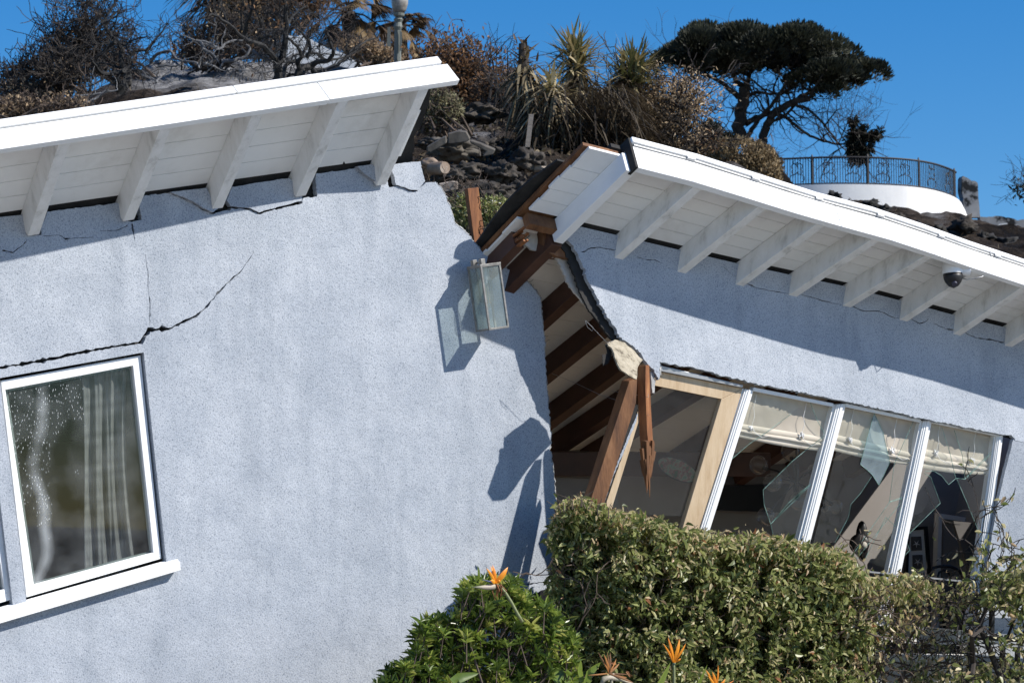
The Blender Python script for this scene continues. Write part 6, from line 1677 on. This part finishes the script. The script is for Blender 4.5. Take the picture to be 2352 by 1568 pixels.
# ------------------------------------------------------------------ curved white wall and its railing
def terrace():
    tp = cv('g5', [(-60, 322), (60, 320), (140, 318), (300, 313), (500, 308), (700, 306), (870, 306), (1050, 312), (1200, 324), (1360, 340), (1500, 362), (1620, 396), (1720, 444), (1780, 492), (1812, 545), (1824, 600)])
    px_ = np.array([p[0] for p in tp[:13]]); pf = np.polyfit(px_, [p[1] for p in tp[:13]], 5)
    tp = [(x, float(np.polyval(pf, x))) for x in np.linspace(px_[0], px_[-1], 13)] + tp[13:]
    z0 = z_at(tp[6][0], tp[6][1], 74.0)
    P0 = []
    for i, (x, y) in enumerate(tp):
        dd = d_for_z(x, y, z0) if i < 13 else None
        if dd is None: dd = depth_of(P0[-1]) + 1.4
        p = P(x, y, dd)
        P0.append(np.array([p[0], p[1], z0]) if i < 13 else np.array([p[0], p[1], z0]))
    # resample along a smooth curve
    q = []; m_ = len(P0)
    for i in range(m_ - 1):
        a_, b_, c_, d_ = P0[max(i - 1, 0)], P0[i], P0[i + 1], P0[min(i + 2, m_ - 1)]
        for j in range(4):
            u = j / 4; q.append(.5 * (2 * b_ + (c_ - a_) * u + (2 * a_ - 5 * b_ + 4 * c_ - d_) * u * u + (3 * b_ - a_ - 3 * c_ + d_) * u ** 3))
    q.append(P0[-1]); V = []
    for p in q: V += [p, p - np.array([0, 0, 4.0]), p - np.array([0, 0, 4.0]) + np.array([0, .3, 0]), p + np.array([0, .3, 0])]
    F = []
    for i in range(len(q) - 1):
        for j in range(4): F.append((4 * i + j, 4 * i + (j + 1) % 4, 4 * i + 4 + (j + 1) % 4, 4 * i + 4 + j))
    mb = MB(); mb.add(V, F)
    tag(mb.build('retaining_wall', M['sky_white'], None, smooth=False), 'tall curved white retaining wall at the upper right', 'wall')
    # terrace fill so the wall is no thin shell
    R = thing('wrought_iron_railing', 'black wrought iron railing with scrolls on top of the curved white wall', 'railing', P0[6])
    h = .74; up = np.array([0, 0, 1.0])
    pts = [p + np.array([0, .15, 0]) for p in q[: 4 * 13 - 3]]
    MB().tube([p + up * h for p in pts], .028, 6).build('top_rail', M['iron'], R)
    MB().tube([p + up * .05 for p in pts], .020, 6).build('bottom_rail', M['iron'], R)
    arc = [0]
    for i in range(1, len(pts)): arc.append(arc[-1] + np.linalg.norm(pts[i] - pts[i - 1]))
    def at(s): 
        return np.array([np.interp(s, arc, [p[c] for p in pts]) for c in range(3)])
    xs_ = [(p[0] / depth_of(p)) * FPX + 1176 for p in pts]
    sx = lambda X: float(np.interp(X, xs_, arc))
    s = .0; nb = MB(); 
    for i in range(1, 90):
        s = arc[-1] * i / 90
        p = at(s); MB().tube([p + up * .05, p + up * h], .0095, 4).build('baluster', M['iron'], R)
    for gx in (345, 870, 1355, 1695):
        p = at(sx(cv('g5', [(gx, 0)])[0][0])); MB().tube([p, p + up * (h + .03), p + up * (h + .09)], [.03, .03, .012], 6).build('post', M['iron'], R)
    for gx in (200, 500, 730, 1015, 1225, 1480, 1635):
        s0 = sx(cv('g5', [(gx, 0)])[0][0]); p = at(s0); t_ = unit(at(s0 + .1) - p); mb = MB()
        for sg in (-1, 1):
            for (cz, rr_, a0, a1) in ((.52, .075, -1.2, 3.4), (.64, .05, -3.0, 1.2), (.38, .07, -3.2, 1.0), (.20, .10, -1.4, 1.6)):
                mb.tube([p + up * (cz + rr_ * math.sin(a)) + t_ * sg * (rr_ * .95 + rr_ * math.cos(a)) for a in np.linspace(a0, a1, 9)], .011, 4)
        mb.build('scroll', M['iron'], R)
    # upper terrace ground behind
    return z0
Z0 = terrace()
mb = MB(); mb.slab([P(x, y, 79) for x, y in rag(cv('g5', [(1775, 228), (1800, 240), (1840, 262), (1910, 290), (1938, 620), (1790, 620), (1760, 330)]), 2.0, 9, 7)], FW * .7)
tag(mb.build('burnt_pillar', M['render_burnt']), 'sooted rendered pillar standing at the right end of the iron railing', 'pillar')
mb = MB(); mb.slab([P(x, y, 82) for x, y in rag(cv('g5', [(1935, 612), (2000, 618), (2110, 606), (2180, 622), (2250, 630), (2290, 650), (2352, 640), (2480, 660), (2480, 860), (1940, 860)]), 1.6, 8, 8)], FW * .5)
tag(mb.build('ruined_wall', M['render_burnt']), 'low scorched ruin wall with peeling white patches at the far right', 'wall')
mb = MB(); mb.slab([P(x, y, 80) for x, y in rag(cv('g5', [(2090, 700), (2130, 680), (2190, 670), (2220, 700), (2290, 690), (2280, 740), (2230, 770), (2160, 775), (2130, 730)]), 1.2, 6, 9)], FW * .1)
tag(mb.build('render_slab', M['sky_white']), 'jagged white slab of render leaning on the far right ruin', 'rubble')
# twig sprig entering at the right edge
mb = MB(); r = np.random.default_rng(91)
for k in range(7): branch(mb, r, P(2385, 440, 60), P(2335 + r.uniform(-8, 8), 425 + r.uniform(-20, 22), 60) - P(2385, 440, 60), .5, .014, 2, .4, 3, None, 0, 4)
B = thing('leafy_branch', 'small sprig of dark leaves poking in at the right edge of the sky', 'branch', P(2400, 470, 60)); mb.build('twigs', M['bark'], B)
mb = MB(); pos = np.array([P(r.uniform(2326, 2360), 430 + r.normal() * 14, 60 + r.normal() * .1) for _ in range(50)]); leaf_cloud(mb, pos, .12, .3, r, 0); mb.build('leaves', M['pine'], B)

# ------------------------------------------------------------------ rubble on the bank
stones = [(1040, 345, 33, 60, 30, 'concrete', 'broken concrete slab edge'), (1100, 340, 34, 46, 24, 'rock', 'flat scorched slab'), (1075, 395, 31, 46, 24, 'rock', 'black clod'), (1155, 400, 31, 40, 30, 'rock', 'dark boulder'), (1030, 405, 30, 36, 20, 'rock', 'brown clod'), (1130, 445, 29, 50, 26, 'rock', 'black lump of slag'), (1060, 445, 29, 34, 18, 'rock', 'grey clod'), (1195, 440, 30, 40, 26, 'rock', 'sooty boulder'), (1210, 370, 33, 44, 30, 'rock', 'earth mound'), (1060, 265, 37, 40, 22, 'rock', 'ash grey boulder'), (1110, 260, 38, 50, 26, 'rock', 'ash covered mound'), (985, 330, 33, 26, 16, 'rock', 'small stone')]
for i, (x, y, d, rx, ry, m_, nm) in enumerate(stones):
    k = d / FPX; mb = MB(); mb.blob(P(x, y, d), np.array([rx * k * .9, (rx + ry) / 2 * k, ry * k * .8]), .6, 2.2, 100 + i, 4)
    wh = ['under the roof tip', 'beneath the pale olive shrub', 'below the concrete slabs', 'left of the fallen log', 'next to the clay pipe', 'behind the upright stud', 'above the grey plank', 'behind the torn roof felt', 'at the foot of the dead yucca', 'high beside the pale olive shrub', 'high left of the yuccas', 'closest to the left rafter end'][i]
    tag(mb.build('rubble_rock', M[m_], None, smooth=True), f'{nm} {wh}', 'rubble', 'scorched rubble on the bank')
def blk(pts, d, th, mat, name, label, cat):
    mb = MB(); mb.slab([P(x, y, d) for x, y in pts], FW * th + UP * th * .12)
    tag(mb.build(name, M[mat], None, bevel=.01), label, cat)
blk(cv('g3', [(300, 830), (380, 810), (440, 815), (470, 870), (440, 890), (330, 905), (300, 900)]), 32.4, .3, 'concrete', 'masonry_block', 'squarish scorched masonry block on top of the rubble', 'block')
blk(cv('g3', [(140, 930), (260, 860), (285, 850), (290, 900), (170, 970), (140, 960)]), 32.0, .3, 'concrete', 'masonry_block', 'long pale masonry block sloping left above the dark hollow', 'block')
blk(cv('g3', [(470, 880), (540, 900), (660, 950), (640, 985), (560, 1000), (590, 960), (470, 900)]), 32.2, .3, 'concrete', 'masonry_block', 'thin masonry slab tilting right over the dark hollow', 'block')
blk(cv('g3', [(460, 930), (540, 935), (550, 1000), (470, 995)]), 32.9, .3, 'rock', 'masonry_block', 'black masonry block inside the dark hollow', 'block')
blk(cv('g3', [(230, 1205), (330, 1185), (375, 1190), (375, 1250), (240, 1275)]), 25.8, .06, 'greyplank', 'wood_plank', 'short weathered plank on end beside the broken wall corner', 'plank')
mb = MB(); c = P(1006, 386, 29.5); mb.tube([c - RT * .08 + FW * .1, c - RT * .02 + FW * .05, c + RT * .04, c + RT * .075 - FW * .05], [.06, .07, .07, .062], 16); tag(mb.build('clay_pipe', M['clay'], None, smooth=False), 'scorched tan clay pipe end beside the broken wall corner', 'pipe')
mb = MB(); c = P(988, 374, 29.8); mb.blob(c, np.array([.09, .07, .05]), .3, 1.5, 5, 3); tag(mb.build('clay_shard', M['clay'], None, smooth=True), 'rounded pale clay shard left of the clay pipe', 'shard')
mb = MB(); mb.tube([P(1050, 452, 27.5), P(1110, 460, 27.5), P(1190, 476, 27.5)], .022, 8); tag(mb.build('white_pipe', M['sky_white'], None, smooth=True), 'thin white pipe lying across behind the upright stud', 'pipe')
mb = MB(); mb.tube([P(1205, 388, 33), P(1240, 384, 33), P(1275, 398, 33)], [.05, .055, .03], 8); tag(mb.build('fallen_log', M['greyplank']), 'bent pale log lying on the dark bank right of the rubble', 'log')
mb = MB(); mb.box(P(1206, 338, 35), RT * .06, FW * .06, P(1215, 262, 35) - P(1206, 338, 35)); tag(mb.build('fence_post', M['greyplank']), 'grey leaning fence post left of the hanging yucca skirt', 'post')
# charred clods along the right bank
cl = [(1842, 446, 15, 8), (1880, 455, 10, 6), (1915, 450, 17, 10), (1950, 470, 14, 9), (2000, 470, 16, 10), (2030, 480, 13, 9), (2060, 500, 18, 10), (2110, 520, 20, 10), (2150, 530, 22, 12), (2215, 520, 26, 18), (2260, 545, 22, 12), (2310, 560, 24, 12), (2180, 545, 16, 10), (2340, 580, 20, 12), (1975, 490, 18, 9), (2090, 545, 20, 10)]
for i, (x, y, rx, ry) in enumerate(cl):
    d = 64; k = d / FPX; mb = MB(); mb.blob(P(x, y, d), np.array([rx * k, rx * k, ry * k]), .9, 2.0, 200 + i, 3)
    size = 'large' if rx > 20 else ('small' if rx < 14 else 'middling')
    nth = ['first', 'second', 'third', 'fourth', 'fifth', 'sixth', 'seventh', 'eighth', 'ninth', 'tenth', 'eleventh', 'twelfth', 'thirteenth', 'fourteenth', 'fifteenth', 'sixteenth'][sorted(range(16), key=lambda j: cl[j][0]).index(i)]
    tag(mb.build('charred_clod', M['charred'] if i % 3 else M['rock'], None, smooth=True), f'{size} charred clod below the white wall, {nth} from the left', 'rubble', 'charred clods on the right bank')
